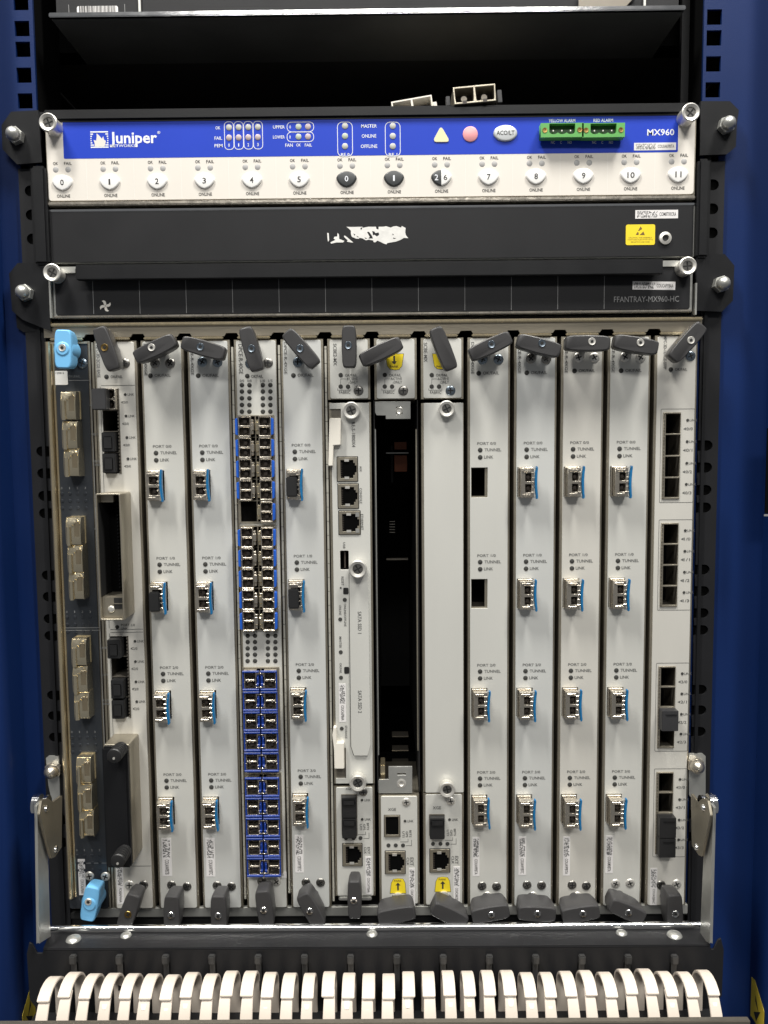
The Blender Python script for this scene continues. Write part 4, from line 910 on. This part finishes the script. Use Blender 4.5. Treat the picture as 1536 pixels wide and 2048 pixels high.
for s in (6, 7, 8):
    x = SL(s); pm = {6: 700, 7: 790, 8: 885}[s]
    f0, f1 = (-6.6, 18.2)
    zt1, zt0 = ZT, at(pm, zsp[s])[1]; zb1, zb0 = at(pm, zlow[s][0])[1], at(pm, zlow[s][1])[1]
    t = thing('control_board', lbl[s], 'control board', x + 5.8, 0, zb0, 'control boards in the middle slots'); boards[s] = t
    cplate('upper_faceplate', 'face', t, [rr(x + f0, x + f1, zt0, zt1, 1.1)], -.8, .4, .12)
    cplate('lower_faceplate', 'face', t, [rr(x + f0, x + f1, zb0, zb1, 1.1)], -.8, .4, .12)
    for a, b in ((zt0 - .6, zt1 + .8), (zb0 - .8, zb1 + .6)): part('side_frame', MB().box(x + B0, x + f0 + .6, .45, 60, a, b).box(x + f1 - .6, x + B1, .45, 60, a, b).box(x + f0 + .7, x + f1 - .7, .45, 60, a, a + 1.4).box(x + f0 + .7, x + f1 - .7, .45, 60, b - 1.4, b), 'steel', t)
    c_, a_, k_, me = hop[s]; handle(t, c_, a_, k_, me, 'screw_blue' if k_ else 'satin_screw', 21.5 if me is HMS else 18.5)
    c_, a_, k_, me = hbo[s]; handle(t, c_, a_, k_, me, 'chrome')
    # upper lights and print
    o6 = {6: 0, 7: 88.3, 8: 182}[s]
    dotp(t, 681.3 + o6, 750, 1.45); tx('OK/FAIL', 690 + o6, 747.5, 714 + o6, 752.8, t, 'ink_soft'); tx('ACTIVE', 693 + o6, 754.8, 715.5 + o6, 760, t, 'ink_soft'); tx('ONLY', 699 + o6, 761.5, 716 + o6, 767, t, 'ink_soft')
    dotp(t, 681.3 + o6, 773, 1.45); dotp(t, 696 + o6, 773, 1.45); tx('FABRIC', 678 + o6, 781.5, 700.5 + o6, 787.5, t, 'ink_soft')
    gl = MB()
    for a in ((681, 757.6, 692, 758.2), (681, 758, 681.8, 768), (675, 780, 702, 780.7), (675, 777, 675.7, 780), (701.4, 777, 702, 780), (697.4, 765, 698.2, 768)):
        x0, x1, z0, z1 = rect(a[0] + o6, a[1], a[2] + o6, a[3]); gl.box(x0, x1, -.9, -.82, z0, z1)
    part('printed_lines', gl, 'ink_soft', t)
    screw(t, {6: 717, 7: 806.5, 8: 901}[s], 781.5, {6: 'screw_grey', 7: 'screw_grey', 8: 'screw_blue'}[s], rot=0)
    a = {6: (666.5, 687, 673.5, 731), 7: (755.5, 687, 762, 725), 8: (847.5, 685, 854.5, 724)}[s]
    tx(names[s], *a, t, 'ink_soft', -.95, -90)
park(boards[7], [(771.5, 709), (807, 708), (803.5, 732), (798, 738.5), (790, 739.5), (780, 738), (775, 732)], (780, 731, 797, 735), False, (788.5, 719))
park(boards[8], [(865, 708), (878, 708), (900, 708), (897, 732), (892, 737), (883, 738.5), (874, 737), (869, 732)], (873, 731, 890, 735), False, (883, 719))
park(boards[7], [(780.5, 1786), (811.5, 1786), (810, 1766), (806, 1758), (796, 1757), (787, 1758.5), (783, 1766)], (788, 1759.8, 803, 1763.5), True, (796, 1774))
park(boards[8], [(870, 1783), (901, 1783), (899, 1762), (895, 1755), (885, 1754), (876, 1755.5), (872, 1763)], (877.5, 1757, 892.5, 1760.7), True, (885.5, 1771))
for px, py, s in ((796, 1797, 7), (888, 1794, 8)):
    xx, zz = at(px, py, -2); part('handle_pivot', MB().lathe([(3.0, -2.6), (3.9, -2.2), (3.9, -.7)], xx, zz, 20), 'satin_screw', boards[s])
# lower halves
PLB = {}
def plugbox(w_, h_, y0=-5.5): return MB().box(-w_ / 2, w_ / 2, y0, 2, -h_ / 2, h_ / 2).box(-w_ / 2 + .8, w_ / 2 - .8, y0 - .8, y0, h_ / 2 - 5, h_ / 2 - 1.2).mesh('dust_plug', 'plug', bev=.5)
for s, A in ((6, dict(xge=(691, 1574.5, 703, 1580), sc=(726.5, 1584), led=((724, 1600), (724.5, 1638.5)), dots=(692, 707, 721, 1676), jack=(685, 1685, 725, 1731), ext=(728, 1694, 740, 1708), st=(731, 1713, 743, 1788))),
             (7, dict(xge=(776, 1616, 792, 1621.5), sc=(812.5, 1604), led=((810, 1642),), dots=(777, 791.5, 806, 1690.5), jack=(770, 1700, 811, 1746.5), ext=(813, 1715, 827, 1731), st=(818, 1736, 830, 1812))),
             (8, dict(xge=(865.5, 1612.5, 882, 1618.5), sc=(901.5, 1602), led=((899, 1639),), dots=(866, 881, 895, 1687.5), jack=(859, 1696, 900, 1743.5), ext=(903, 1712, 916.5, 1728), st=(907, 1733, 920, 1808)))):
    t = boards[s]; tx('XGE', *A['xge'], t, 'ink_soft'); screw(t, *A['sc'], 'satin_screw' if s != 6 else 'screw_grey', rot=10, sc=.9)
    for q in A['led']: dotp(t, *q, .95); tx('LINK', q[0] + 5, q[1] - 2.2, q[0] + 17, q[1] + 2.6, t, 'ink_soft')
    d = A['dots']
    for px in d[:3]: dotp(t, px, d[3], 1.4)
    gl = MB(); xx, zz = at(d[2] + 6, d[3] - .5); x2, z2 = at(d[2] + 17.5, d[3] - 12); gl.box(xx, x2, -.9, -.82, zz - .15, zz + .15).box(x2 - .3, x2, -.9, -.82, zz, z2)
    x3, z3 = at(d[1] + 9, d[3] - 8); x4, z4 = at(d[2] + 10.5, d[3] - 14); gl.box(x3, x4, -.9, -.82, z3 - .15, z3 + .15).box(x4 - .3, x4, -.9, -.82, z3, z4)
    part('printed_lines', gl, 'ink_soft', t)
    for k, nm in enumerate(('UTI', 'GPS', 'BITS')): tx(nm, d[2] - 1.5 + 7 * k + (.0), d[3] - 28 - (2 if k == 2 else 0), d[2] + 3 + 7 * k, d[3] - 16, t, 'ink_soft', -.95, -90)
    rj45(t, *A['jack'], 0); q = A['ext']; tx('CLK', q[0], q[1], q[0] + 5, q[3], t, 'ink_soft', -.95, -90); tx('EXT', q[0] + 7, q[1], q[2], q[3], t, 'ink_soft', -.95, -90)
    stickerp(t, *A['st'], {6: 'COUCA7YBAA', 7: 'COUCARCBAA', 8: 'COUCARCBAA'}[s], True)
x0, x1, z0, z1 = rect(684, 1588, 714, 1669)
part('port_cage', MB().box(x0 - .3, x1 + .3, -1.4, -.82, z0 - .3, z1 + .3), 'steel_dark', boards[6], .2)
for k, nm in ((0, 'upper'), (1, 'lower')):
    dust('black dust plug, %s of the pair at the foot of the seventh card' % nm, plugbox(x1 - x0 - .4, (z1 - z0) / 2 - .3), (x0 + x1) / 2, -.8, z1 - (z1 - z0) * (.25 + .5 * k))
x0, x1, z0, z1 = rect(769, 1629.5, 799.5, 1672)
cplate('empty_port', 'steel', boards[7], [rc(x0, x1, z0, z1), rc(x0 + .9, x1 - .9, z0 + 1.6, z1 - .8)], -1.7, -.82, .15); part('port_cavity', MB().box(x0 + .5, x1 - .5, -1.0, -.85, z0 + .5, z1 - .5), 'void', boards[7])
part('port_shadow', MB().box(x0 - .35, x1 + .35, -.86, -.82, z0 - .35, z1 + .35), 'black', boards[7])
x0, x1, z0, z1 = rect(858, 1627, 889, 1670)
part('port_cage', MB().box(x0, x1, -1.3, -.82, z0, z1), 'steel_dark', boards[8], .2); dust('single black dust plug at the foot of the ninth card', plugbox(x1 - x0 - .6, z1 - z0 - .6), (x0 + x1) / 2, -.8, (z0 + z1) / 2 - .4)
gasket(boards[6], SL(6) + B0 - 2.1, ZB + 4, ZT - 4, 9.4)
part('lower_hem', MB().box(SL(6) - 5.8, SL(6) + 17, -.5, 4, at(700, 1801)[1], at(700, 1793)[1]), 'zinc', boards[6], .6)

# --- routing module in the seventh card
xr0, xr1 = SL(6) + B0 + .3, SL(6) + 18.6; zt0, zb0 = at(702, 806)[1], at(710, 1566)[1]
re_ = thing('routing_module', 'pale routing module with network jacks and ivory levers in the seventh card', 'router module', SL(6) + 5.8, 0, zb0)
lx = SL(6) - 7.2
n1 = rect(659, 818, 682, 878); n2 = rect(674, 1495, 692, 1556)
uh = rect(680.5, 1101, 697.5, 1139)
cplate('faceplate', 'face', re_, [[(xr1, zt0), (lx, zt0), (lx, n1[3]), (n1[1], n1[3]), (n1[1], n1[2]), (lx + 1.0, n1[2]), (lx + 1.0, n2[3]), (n2[1], n2[3]), (n2[1], n2[2]), (lx + .6, n2[2]), (lx + .6, zb0), (xr1, zb0)], rr(*uh, .6)], -.8, .4, .12)
parts('lever_recess', (MB().box(lx, n1[1] + .4, .5, 3, n1[2] - 1, n1[3] + 1), MB().box(lx, n2[1] + .4, .5, 3, n2[2] - 1, n2[3] + 1)), 'steel_dark', re_)
parts('side_frame', (MB().box(xr0, lx + 1, .45, 60, zb0 - .5, zt0 + .5), MB().box(xr1 - .6, xr1 + 1.2, .45, 60, zb0 - .5, zt0 + .5)), 'steel', re_)
ya = -5
P = [(659, 836), (682, 836), (681, 890), (667, 891), (665.5, 932), (656.5, 932), (657.5, 880)]
part('ejector_lever', MB().prism([at(a, b, ya) for a, b in P][::-1], ya, .3), 'ivory', re_, .4)
P = [(667, 1455), (672, 1455), (674, 1486), (688, 1486), (688.5, 1538), (669, 1538), (668, 1500), (664.5, 1470)]
part('ejector_lever', MB().prism([at(a, b, ya) for a, b in P][::-1], ya, .3), 'ivory', re_, .4)
for py0, py1, lm, nm, q in ((913, 963, False, 'AUX', (719, 932, 723.5, 943)), (967, 1017, False, 'CONSOLE', (719, 976, 724, 1007)), (1021, 1069, True, 'ETHERNET', (722, 1028, 726.5, 1060))):
    o_ = (py0 - 913) * .03; rj45(re_, 674 + o_, py0, 716 + o_ + (2 if lm else 0), py1, 0, lm); tx(nm, *q, re_, 'ink_soft', -.95, -90)
cage(re_, *uh, 12, 'black'); part('usb_tongue', MB().box(uh[0] + 2.6, uh[0] + 3.6, .5, 9, uh[2] + 1, uh[3] - 1), 'port_dark', re_)
tx('USB', 686, 1084.5, 690.5, 1097, re_, 'ink_soft', -.95, -90); tx('RE-S-1800X4', 703.5, 844, 710.5, 894, re_, 'ink_soft', -.95, -90)
Zp = lambda u, v: at(640 + u / 4.267, 1050 + v / 4.267, -2)
P = [Zp(u, v) for u, v in ((250, 420), (262, 380), (395, 380), (412, 420), (418, 900), (432, 1880), (412, 1950), (408, 1968), (290, 1968), (265, 1890), (258, 1200))]
cplate('drive_cover', 'face', re_, [P], -2.2, -.9, .2); part('cover_gap', MB().prism([(a - .45, b - .3) for a, b in P], -.88, -.82), 'black', re_)
tx('SATA SSD 1', 715.5, 1223, 723, 1267, re_, 'ink_soft', -2.3, -90); tx('SATA SSD 2', 716, 1381, 723.5, 1426, re_, 'ink_soft', -2.3, -90)
thumb(re_, 702.5, 821, 5, 20, 1.0); thumb(re_, 715.5, 1138.5, 9, 30, 1.05); thumb(re_, 715.5, 1567, 9, 30, 1.0)
for px, py, r_ in ((681.5, 1175.5, .6), (689.5, 1199.5, 1.4), (680.5, 1238.5, 1.35), (681.5, 1304, 1.35), (682, 1355, 1.35), (683.5, 1457, 1.35)): dotp(re_, px, py, r_)
for a in ((686.5, 1175, 697, 1188), (688.5, 1333, 698.5, 1346.5)):
    x0, x1, z0, z1 = rect(*a); part('latch_slot', MB().prism(rr(x0, x1, z0, z1, .8), -1.0, -.75), 'black', re_)
for nm, a in (('RESET', (682.5, 1153, 687.5, 1171)), ('ONLINE', (678, 1210, 682.5, 1230)), ('ONLINE/OFFLINE', (688, 1207, 692.5, 1253)), ('MASTER', (678.5, 1273, 683, 1296)), ('OK/FAIL', (679, 1326, 683.5, 1347)), ('STORAGE', (690, 1451, 694.5, 1477))): tx(nm, *a, re_, 'ink_soft', -.95, -90)
stickerp(re_, 678, 1367, 692, 1444, 'COUCASPBAA', True)
# --- empty bay of the eighth card: brackets and the dark backplane beyond
t = boards[7]; x = SL(7)
za, zb_ = at(790, 802)[1], at(790, 838)[1]
x0, x1, z0, z1 = rect(750, 803, 821, 838, 1)
cplate('upper_bracket', 'zinc', t, [[(x1, z1), (x0, z1), (x0, z0 + 4.5), (x0 + 1, z0 + 2.5), (x0 + 7, z0 + 2.3), (x0 + 7, z0), (x1, z0)], rr(*rect(792, 813.5, 805, 829, 1), .8)], .6, 2, .15)
xx, zz = at(799, 821, 0); part('bracket_nut', MB().lathe([(1.3, .9), (2.0, .4), (2.6, .9), (2.6, 3)], xx, zz, 16), 'satin_screw', t)
x0, x1, z0, z1 = rect(757, 1558.5, 824.5, 1586, 1)
cplate('lower_bracket', 'zinc', t, [[(x1, z1 + 9), (x0 + 7, z1 + 9), (x0 + 7, z1), (x0 + .5, z1), (x0, z1 - 1), (x0, z0), (x1, z0)], rr(*rect(794, 1546, 812, 1549.5, 1), .4), circ(*at(803, 1567.5, 1), 2.2, 16)], .6, 2, .15)
xx, zz = at(803, 1567.5, 0); part('bracket_nut', MB().lathe([(1.2, .9), (1.9, .3), (3.2, .5), (3.4, 1.4)], xx, zz, 20), 'satin_screw', t)
part('bay_rail', MB().box(x + B0 + .2, x + B0 + 1.6, 1.5, 60, zb_ - 200, za - 4), 'zinc', t) if 0 else None
xa_, xb_ = at(752, 1200, 4)[0], at(755, 1200, 4)[0]
zlo, zhi = at(790, 1592)[1] + 2, at(790, 797)[1] - 1
part('bay_edge', MB().box(xa_, xb_, 3, 9, at(757, 1510, 4)[1], at(751, 858, 4)[1]), 'zinc', t, .3)
xa_ = at(833, 1200, 4)[0]; part('bay_edge', MB().box(xa_, xa_ + .8, 2, 9, at(832, 1500, 4)[1], at(832, 858, 4)[1]), 'steel', t, .2)
part('bay_wall', MB().box(x + B0 - .8, x + B0 - .2, 2, 250, zlo, zhi).box(x + B1 + .2, x + B1 + .8, 2, 250, zlo, zhi).box(x + B0, x + B1, 250, 251, zlo, zhi), 'black', t)
y_ = 70
for a, mt in (((789, 884, 813, 899), 'copper_red'), ((789, 911, 814, 943), 'copper_red'), ((782, 891, 786, 965), 'black_paint')):
    x0, x1, z0, z1 = rect(*a, y_); part('backplane_block', MB().box(x0, x1, y_, y_ + 20, z0, z1), mt, t)
x0, x1, z0, z1 = rect(772, 905, 817, 907, y_ - 10); part('guide_rib', MB().box(x0, x1, y_ - 10, y_ - 6, z0, z1), 'zinc', t)
x0, x1, z0, z1 = rect(773, 1117, 816, 1120, y_ - 10); part('guide_rib', MB().box(x0, x1, y_ - 10, y_ - 6, z0, z1), 'steel_dark', t)
pm = MB()
for k in range(5): x0, x1, z0, z1 = rect(779, 1042.5 + k * 5.4, 790, 1043.6 + k * 5.4, 120); pm.box(x0, x1, 120, 124, z0, z1)
part('contact_strip', pm, 'nickel', t)
for a in ((784, 1472, 817, 1474), (784, 1500, 817, 1502), (784, 1527, 817, 1529)):
    x0, x1, z0, z1 = rect(*a, 60); part('guide_rib', MB().box(x0, x1, 60, 70, z0, z1), 'steel_dark', t)
x0, x1, z0, z1 = rect(761, 1530, 770, 1559, 6); part('brass_guide', MB().box(x0, x1, 6, 20, z0, z1), 'brass', t, .3)
# --- blank plate in the ninth card
zt0, zb0 = at(880, 806)[1], at(885, 1584)[1]; x = SL(8)
bl = thing('blank_plate', 'tall plain blank plate with a captive screw at each end', 'panel', x + 5.8, 0, zb0)
cplate('plate', 'face', bl, [rr(x - 6.6, x + 19.2, zb0, zt0, .6)], -1.0, .3, .15)
parts('plate_flange', (MB().box(x + B0, x - 6.2, .4, 60, zb0, zt0), MB().box(x + 18.8, x + B1 + .2, .4, 60, zb0, zt0)), 'steel', bl)
thumb(bl, 893.5, 817.5, 6, 25, .95); thumb(bl, 894.5, 1580, 8, 12, .95)

# ------------------------------------------------------------------ last card: sixteen small ports in four cages
x = SL(13); CG = [(1325, 825, 1361, 998), (1320.5, 1046, 1354.5, 1213), (1313.5, 1332, 1347, 1495), (1310.5, 1543, 1343.5, 1706)]
holes = [rect(*c) for c in CG]
xm0 = sum(h[0] for h in holes) / 4; xm1 = sum(h[1] for h in holes) / 4
holes = [(xm0, xm1, h[2], h[3]) for h in holes]
t13 = card('line_card', 13, 'line card with four framed groups of square ports, at the far right', 'line card', holes=holes)
for g, h in enumerate(holes):
    outline('printed_frame', 'ink_soft', t13, (h[0] - 1.6, x + 18.4, h[2] - 2.4, h[3] + 2.4), .28, .8, -.9)
    hp = [(h[0] + 1.6, h[1] - .3, h[3] - (h[3] - h[2]) * (k + 1) / 4 + (.5 if k < 3 else 1.2), h[3] - (h[3] - h[2]) * k / 4 - (.4 if k else .9)) for k in range(4)]
    cplate('cage_front', 'steel', t13, [rc(h[0] + .02, h[1] - .02, h[2] + .02, h[3] - .02)] + [rc(*q) for q in hp], -1.5, 1.0, .12)
    sp = MB(); n = 26
    for i in range(n):
        z = h[2] + (h[3] - h[2]) * i / n; sp.box(h[0] + .1, h[0] + .95, -1.7 - random.random() * .3, -1.45, z + .3, z + .3 + (h[3] - h[2]) / n * random.uniform(.3, .75))
    for i in range(6): sp.box(h[0] + 1 + i * 1.6, h[0] + 2 + i * 1.6, -1.75, -1.45, h[3] - .75, h[3] - .15)
    stuff(part('cage_springs', sp, 'steel_dark', t13))
    for k in range(4):
        zc = (hp[k][2] + hp[k][3]) / 2; dot(t13, h[1] + 4.6, zc + 2.2, .95); text('LINK', h[1] + 8.4, zc + 2.2, 4.9, 1.5, t13, 'ink_soft')
        tr = MB(); ax = h[1] + 1.9; az = zc - 3.4; tr.prism([(ax, az), (ax + 1.7, az - .9), (ax + 1.7, az + .9)], -.92, -.82); part('port_arrow', tr, 'ink_soft', t13); text('%d/%d' % (g, k), h[1] + 6.0, az, 4.2, 1.9, t13, 'ink_soft')
        if (g, k) in ((2, 2), (3, 2), (3, 3)):
            w_, hh = hp[k][1] - hp[k][0], hp[k][3] - hp[k][2]
            dust({(2, 2): 'dark plug in the third group of ports on the last card', (3, 2): 'upper of two black plugs at the foot of the last card', (3, 3): 'lower of two black plugs at the foot of the last card'}[(g, k)], MB().box(-w_ / 2 - 1.0, w_ / 2 + .4, -7.5, 3, -hh / 2 - .3, hh / 2 + .2).box(-w_ / 2 + 1.2, w_ / 2 - .6, -8.1, -7.5, hh / 2 - 2.2, hh / 2 - 1.8).mesh('dust_plug', 'plug_grey' if g == 2 else 'plug', bev=.45), (hp[k][0] + hp[k][1]) / 2, -.8, zc)
dotp(t13, 1341.5, 739, 1.5); tx('OK/FAIL', 1350, 736, 1374.5, 741.5, t13, 'ink_soft'); tx('MPC-3D-16XGE-SFPP', 1327, 672, 1333.5, 738, t13, 'ink_soft', -.95, -90)
screw(t13, 1381, 712, 'screw_blue'); screw(t13, 1322, 1770, 'screw_grey'); screw(t13, 1353, 1768, 'satin_screw')
handle(t13, (1376, 684), 49, (1382, 680.5), HMF, 'satin_screw', 18.5); handle(t13, (1350, 1826), 92, (1351, 1828), HM, 'chrome')
stickerp(t13, 1300, 1736, 1314, 1810, 'COUASJBAC', True)

# ------------------------------------------------------------------ loose duplex transceivers on the chassis top
def loose(label, px, y, z, rot, mt, wings):
    t = thing('loose_transceiver', label, 'transceiver', px, y, z, 'loose transceivers on top of the router')
    hw = 13.2
    b = inst('body', cmesh('body', mt, [rc(-hw, hw, -5.2, 5.2), rc(-hw + .9, -.7, -4.2, 4.2), rc(.7, hw - .9, -4.2, 4.2)], -4, 24, bevel=.2), t, px, y, z + 5.4, rot)
    u = inst('socket_well', MB().box(-hw + .9, hw - .9, 8, 9, -4.2, 4.2).box(-6.6 - 1.2, -6.6 + 1.2, -4.6, 6, -5.6, -3.6).box(6.2 - 1.2, 6.2 + 1.2, -4.6, 6, -5.6, -3.6).mesh('socket_well', 'port_dark'), t, px, y, z + 5.4, rot)
    fe = MB()
    for q in (-6.6, 6.2): fe.lathe([(1.2, -1), (1.9, -1), (1.9, 8)], q, -1.4, 16)
    inst('ferrule', fe.mesh('ferrule', 'steel_dark'), t, px, y, z + 5.4, rot)
    if wings:
        for q in ((-hw - 4.2, -hw - 1.6, 4, 9, -2.5, 3.4), (hw + 2.0, hw + 4.8, 2, 10, -4.2, 3.6)): inst('side_clip', MB().box(*q).mesh('side_clip', 'plug_grey', bev=.3), t, px, y, z + 5.4, rot)
    else:
        inst('side_clip', MB().box(hw + .3, hw + 3.2, 1, 8, -1.2, 2.4).mesh('side_clip', mt, bev=.2), t, px, y, z + 5.4, rot)
    return t
zt2 = zt_ + .3
x_, z_ = at(948, 180, -2); loose('square duplex transceiver with dark side clips on the router top edge', x_, -2, zt2 + .4, 4.5, 'steel', True)
x_, z_ = at(825, 200, 10); loose('half hidden pale duplex transceiver lying behind the router top edge', x_, 14, zt2 - .5, 9, 'ivory', False)

# ------------------------------------------------------------------ cable tray with its arms and white fingers
YT = -43.0
zt0 = at(768, 1893.5, YT)[1]
tr = thing('cable_tray', 'charcoal cable tray with a row of white plastic fingers below the cards', 'cable tray', 0, YT, zt0 - 70)
xa, xb = at(86, 1892, YT)[0], at(1421, 1894, YT)[0]
XA, XB = at(58, 1960, YT)[0], at(1444, 1960, YT)[0]
zwing = at(768, 1885, YT)[1]
zs = at(768, 1856, -20)[1]
xs0, xs1 = at(101, 1857, -20)[0], at(1400, 1859, -20)[0]
part('top_shelf', MB().add([(xa, YT, zt0), (xb, YT, zt0), (xs1, -18, zs), (xs0, -18, zs), (xa, YT, zt0 - 1), (xb, YT, zt0 - 1), (xs1, -18, zs - 1), (xs0, -18, zs - 1)], [(0, 1, 2, 3), (7, 6, 5, 4), (0, 4, 5, 1), (1, 5, 6, 2), (2, 6, 7, 3), (3, 7, 4, 0)]), 'charcoal', tr)
part('front_fold', MB().box(xa, xb, YT - .6, YT + .9, zt0 - 1.2, zt0 + .2), 'charcoal', tr, .55)
P = [(XA, zt0 - 34), (XA - .5, zwing - 6), (XA + 1.5, zwing + 1.6), (XA + 3.4, zwing + .6), (XA + 6.2, zt0 - 2.6), (xa - .5, zt0 - 2.8), (xa + .3, zt0 - .9), (xb - .3, zt0 - .9), (xb + .5, zt0 - 2.8), (XB - 6.2, zt0 - 2.6), (XB - 3.4, zwing + .6), (XB - 1.5, zwing + 1.6), (XB + .5, zwing - 6), (XB, zt0 - 34), (XB - 4, zt0 - 40), (XB - 4, zt0 - 70), (XA + 4, zt0 - 70), (XA + 4, zt0 - 40)]
cplate('front_panel', 'charcoal', tr, [P[::-1]], YT - .5, YT + .8, .2)
rod = MB(); n = 12; zr = at(768, 1854, -22)[1]
xra, xrb = at(101, 1852, -22)[0], at(1400, 1856, -22)[0]
rod.loft([[(q, -22 + 2.5 * math.cos(2 * math.pi * i / n), zr + 2.5 * math.sin(2 * math.pi * i / n)) for i in range(n)] for q in (xra, xrb)])
part('chrome_rod', rod, 'chrome', tr)
BOLT = MB().lathe([(.6, -1.9), (2.2, -1.6), (3.5, -.9), (4.1, .2)], n=18)
for px, py, s_, k in ((147, 1876, 1.2, 0), (252, 1869, .9, 0), (744, 1869, .9, 0), (1243, 1870, .9, 0), (1349, 1875, 1.2, 0)):
    f = (py - 1856) / (1893 - 1856); y = -20 + (YT + 20) * f; xx, zz = at(px, py, y)
    me = MB().add([(a, c * s_, -b * s_ * 1.0) for a, b, c in [(p[0] * s_, p[1], p[2]) for p in BOLT.v]], BOLT.f).mesh('dome_bolt', 'zinc')
    inst('dome_bolt', me, tr, xx, y, zs + (zt0 - zs) * (-19 - y) / (-19 - YT) + .4)
# arms: zinc plates from the pivots down to the shelf
def xslab(poly, x0, x1):
    m_ = len(poly); return MB().add([(x0, y, z) for y, z in poly] + [(x1, y, z) for y, z in poly], [tuple(range(m_)), tuple(range(2 * m_ - 1, m_ - 1, -1))] + [(i, (i + 1) % m_, (i + 1) % m_ + m_, i + m_) for i in range(m_)])
for sd in (-1, 1):
    L_ = sd < 0
    xf = at(80 if L_ else 1420, 1780, YT)[0]
    ap = [(79, 1886), (75, 1612), (82, 1604), (96, 1720), (100, 1856), (101, 1872)] if L_ else [(1419, 1886), (1426, 1615), (1420, 1606), (1407, 1720), (1401, 1858), (1400, 1874)]
    arm = part('swing_arm', xslab([onx(px, py, xf) for px, py in ap], xf, xf + sd * 1.8), 'zinc', tr, .3)
    xh = xf - sd * 3.2
    hp_ = [(80, 1628), (103, 1716), (110, 1713), (123, 1694), (124, 1592), (106, 1605), (95, 1597), (84, 1602)] if L_ else [(1420, 1630), (1403, 1712), (1397, 1709), (1384, 1690), (1382, 1588), (1396, 1606), (1406, 1597), (1415, 1602)]
    part('hinge_plate', xslab([onx(px, py, xh) for px, py in hp_], xh, xh + sd * 1.6), 'steel', tr, .3)
    yp_, zp = onx(84 if L_ else 1414, 1612, xf); n = 22; pv = MB()
    for q0, q1, r_ in ((xf + sd * 2.0, xf + sd * 6.5, 6.4), (xf - sd * 3, xf - sd * .2, 5.6)):
        pv.loft([[(q, yp_ + 3 + k_ * math.cos(2 * math.pi * i / n), zp + k_ * math.sin(2 * math.pi * i / n)) for i in range(n)] for q, k_ in ((q0, r_), ((q0 + q1) / 2 - .2, r_), ((q0 + q1) / 2, r_ * .9), ((q0 + q1) / 2 + .2, r_), (q1 - .4 * sd, r_), (q1, r_ * .8))])
    part('pivot', pv, 'chrome', arm)
    for px, py in ((92, 1617), (111, 1698)) if L_ else ((1407, 1615), (1393, 1694)):
        yy, zz = onx(px, py, xh)
        rv = MB().loft([[(q, yy + r_ * math.cos(2 * math.pi * i / 12), zz + r_ * math.sin(2 * math.pi * i / 12)) for i in range(12)] for q, r_ in ((xh, 2.3), (xh - sd * 1.0, 2.0), (xh - sd * 1.4, 1.0))]); part('rivet', rv, 'chrome', tr)
# hooks on the front panel
HK = MB().box(-2.1, 2.1, -4.2, -.4, 3.4, 9.0).box(-2.4, 2.4, -1.6, -.4, -16, 3.3).mesh('tie_hook', 'grey_hook', bev=.7)
for i in range(14):
    px = 149.5 + i * 92.05; xx, zz = at(px, 1925, YT); inst('tie_hook', HK, tr, xx, YT, zz - 2.5)
# fingers: each a hoop from the panel over to a clipped front leg
zap = at(768, 1960, -62)[1]; zfl = at(768, 2038, -92)[1]
def finger(i):
    f = i / 33.0; px = 98 + f * (1416 - 98); xx = at(px, 1951, -62)[0]
    dz = random.uniform(-1.6, 1.0); wd = random.uniform(7.1, 7.7); sk = random.uniform(-.9, .9)
    # hoop: back leg up the panel, over the top, ending in a lip at the front
    path = [(YT - 1.0, -48), (YT - 1.2, -15)] + [(-60 + 16 * math.cos(q), -15 + 15 * math.sin(q)) for q in [math.radians(10 + k * 12) for k in range(8)]]
    e = path[-1]; path += [(e[0] - 4.0, e[1] - .6), (e[0] - 8.2, e[1] - 2.8), (e[0] - 10.2, e[1] - 4.6)]; e = path[-1]
    fg = part('finger', MB().sweep([(y, zap + dz + z) for y, z in path], wd, 1.9, xx), 'finger', tr, .35); fg.rotation_euler.z = random.uniform(-.004, .004)
    ys_, zs_ = e[0] + 4.6, e[1] + 2.2
    leg = [(ys_, zs_), (ys_ - 4.4, zs_ - 4.6), (ys_ - 8.6, zs_ - 11), (ys_ - 12, zs_ - 20), (ys_ - 14.5, zs_ - 32), (ys_ - 15.5, zs_ - 56)]
    ln = random.uniform(-1.6, 1.6); leg = [(y - ln * k / 5, z) for k, (y, z) in enumerate(leg)]
    part('finger_leg', MB().sweep([(y, zap + dz + z) for y, z in leg], [wd * .84, wd * .88, wd * .95, wd, wd, wd], 1.7, xx + sk), 'finger', fg, .3)
    part('clip_tongue', MB().sweep([(y - 1.2, zap + dz + z) for y, z in ((ys_ - .8, zs_ - 1.5), (ys_ - 4.4, zs_ - 6.0), (ys_ - 5.5, zs_ - 7.6))], [wd * .5, wd * .46, wd * .3], 1.2, xx + sk), 'ivory', fg, .2)
for i in range(34): finger(i)
# tray floor and the front lip crossing the bottom of the picture
zfl2 = at(768, 2023, YT - 2)[1]
part('tray_floor', MB().box(XA + 4, XB - 4, -112, YT - .8, zfl2 - 2, zfl2 - .2), 'charcoal', tr)
zl0 = at(768, 2041.5, -112)[1]
part('front_lip', MB().box(at(-20, 2041, -112)[0], at(1498, 2041, -112)[0], -114, -110, zl0 - 30, zl0), 'steel_dark', tr, .4)
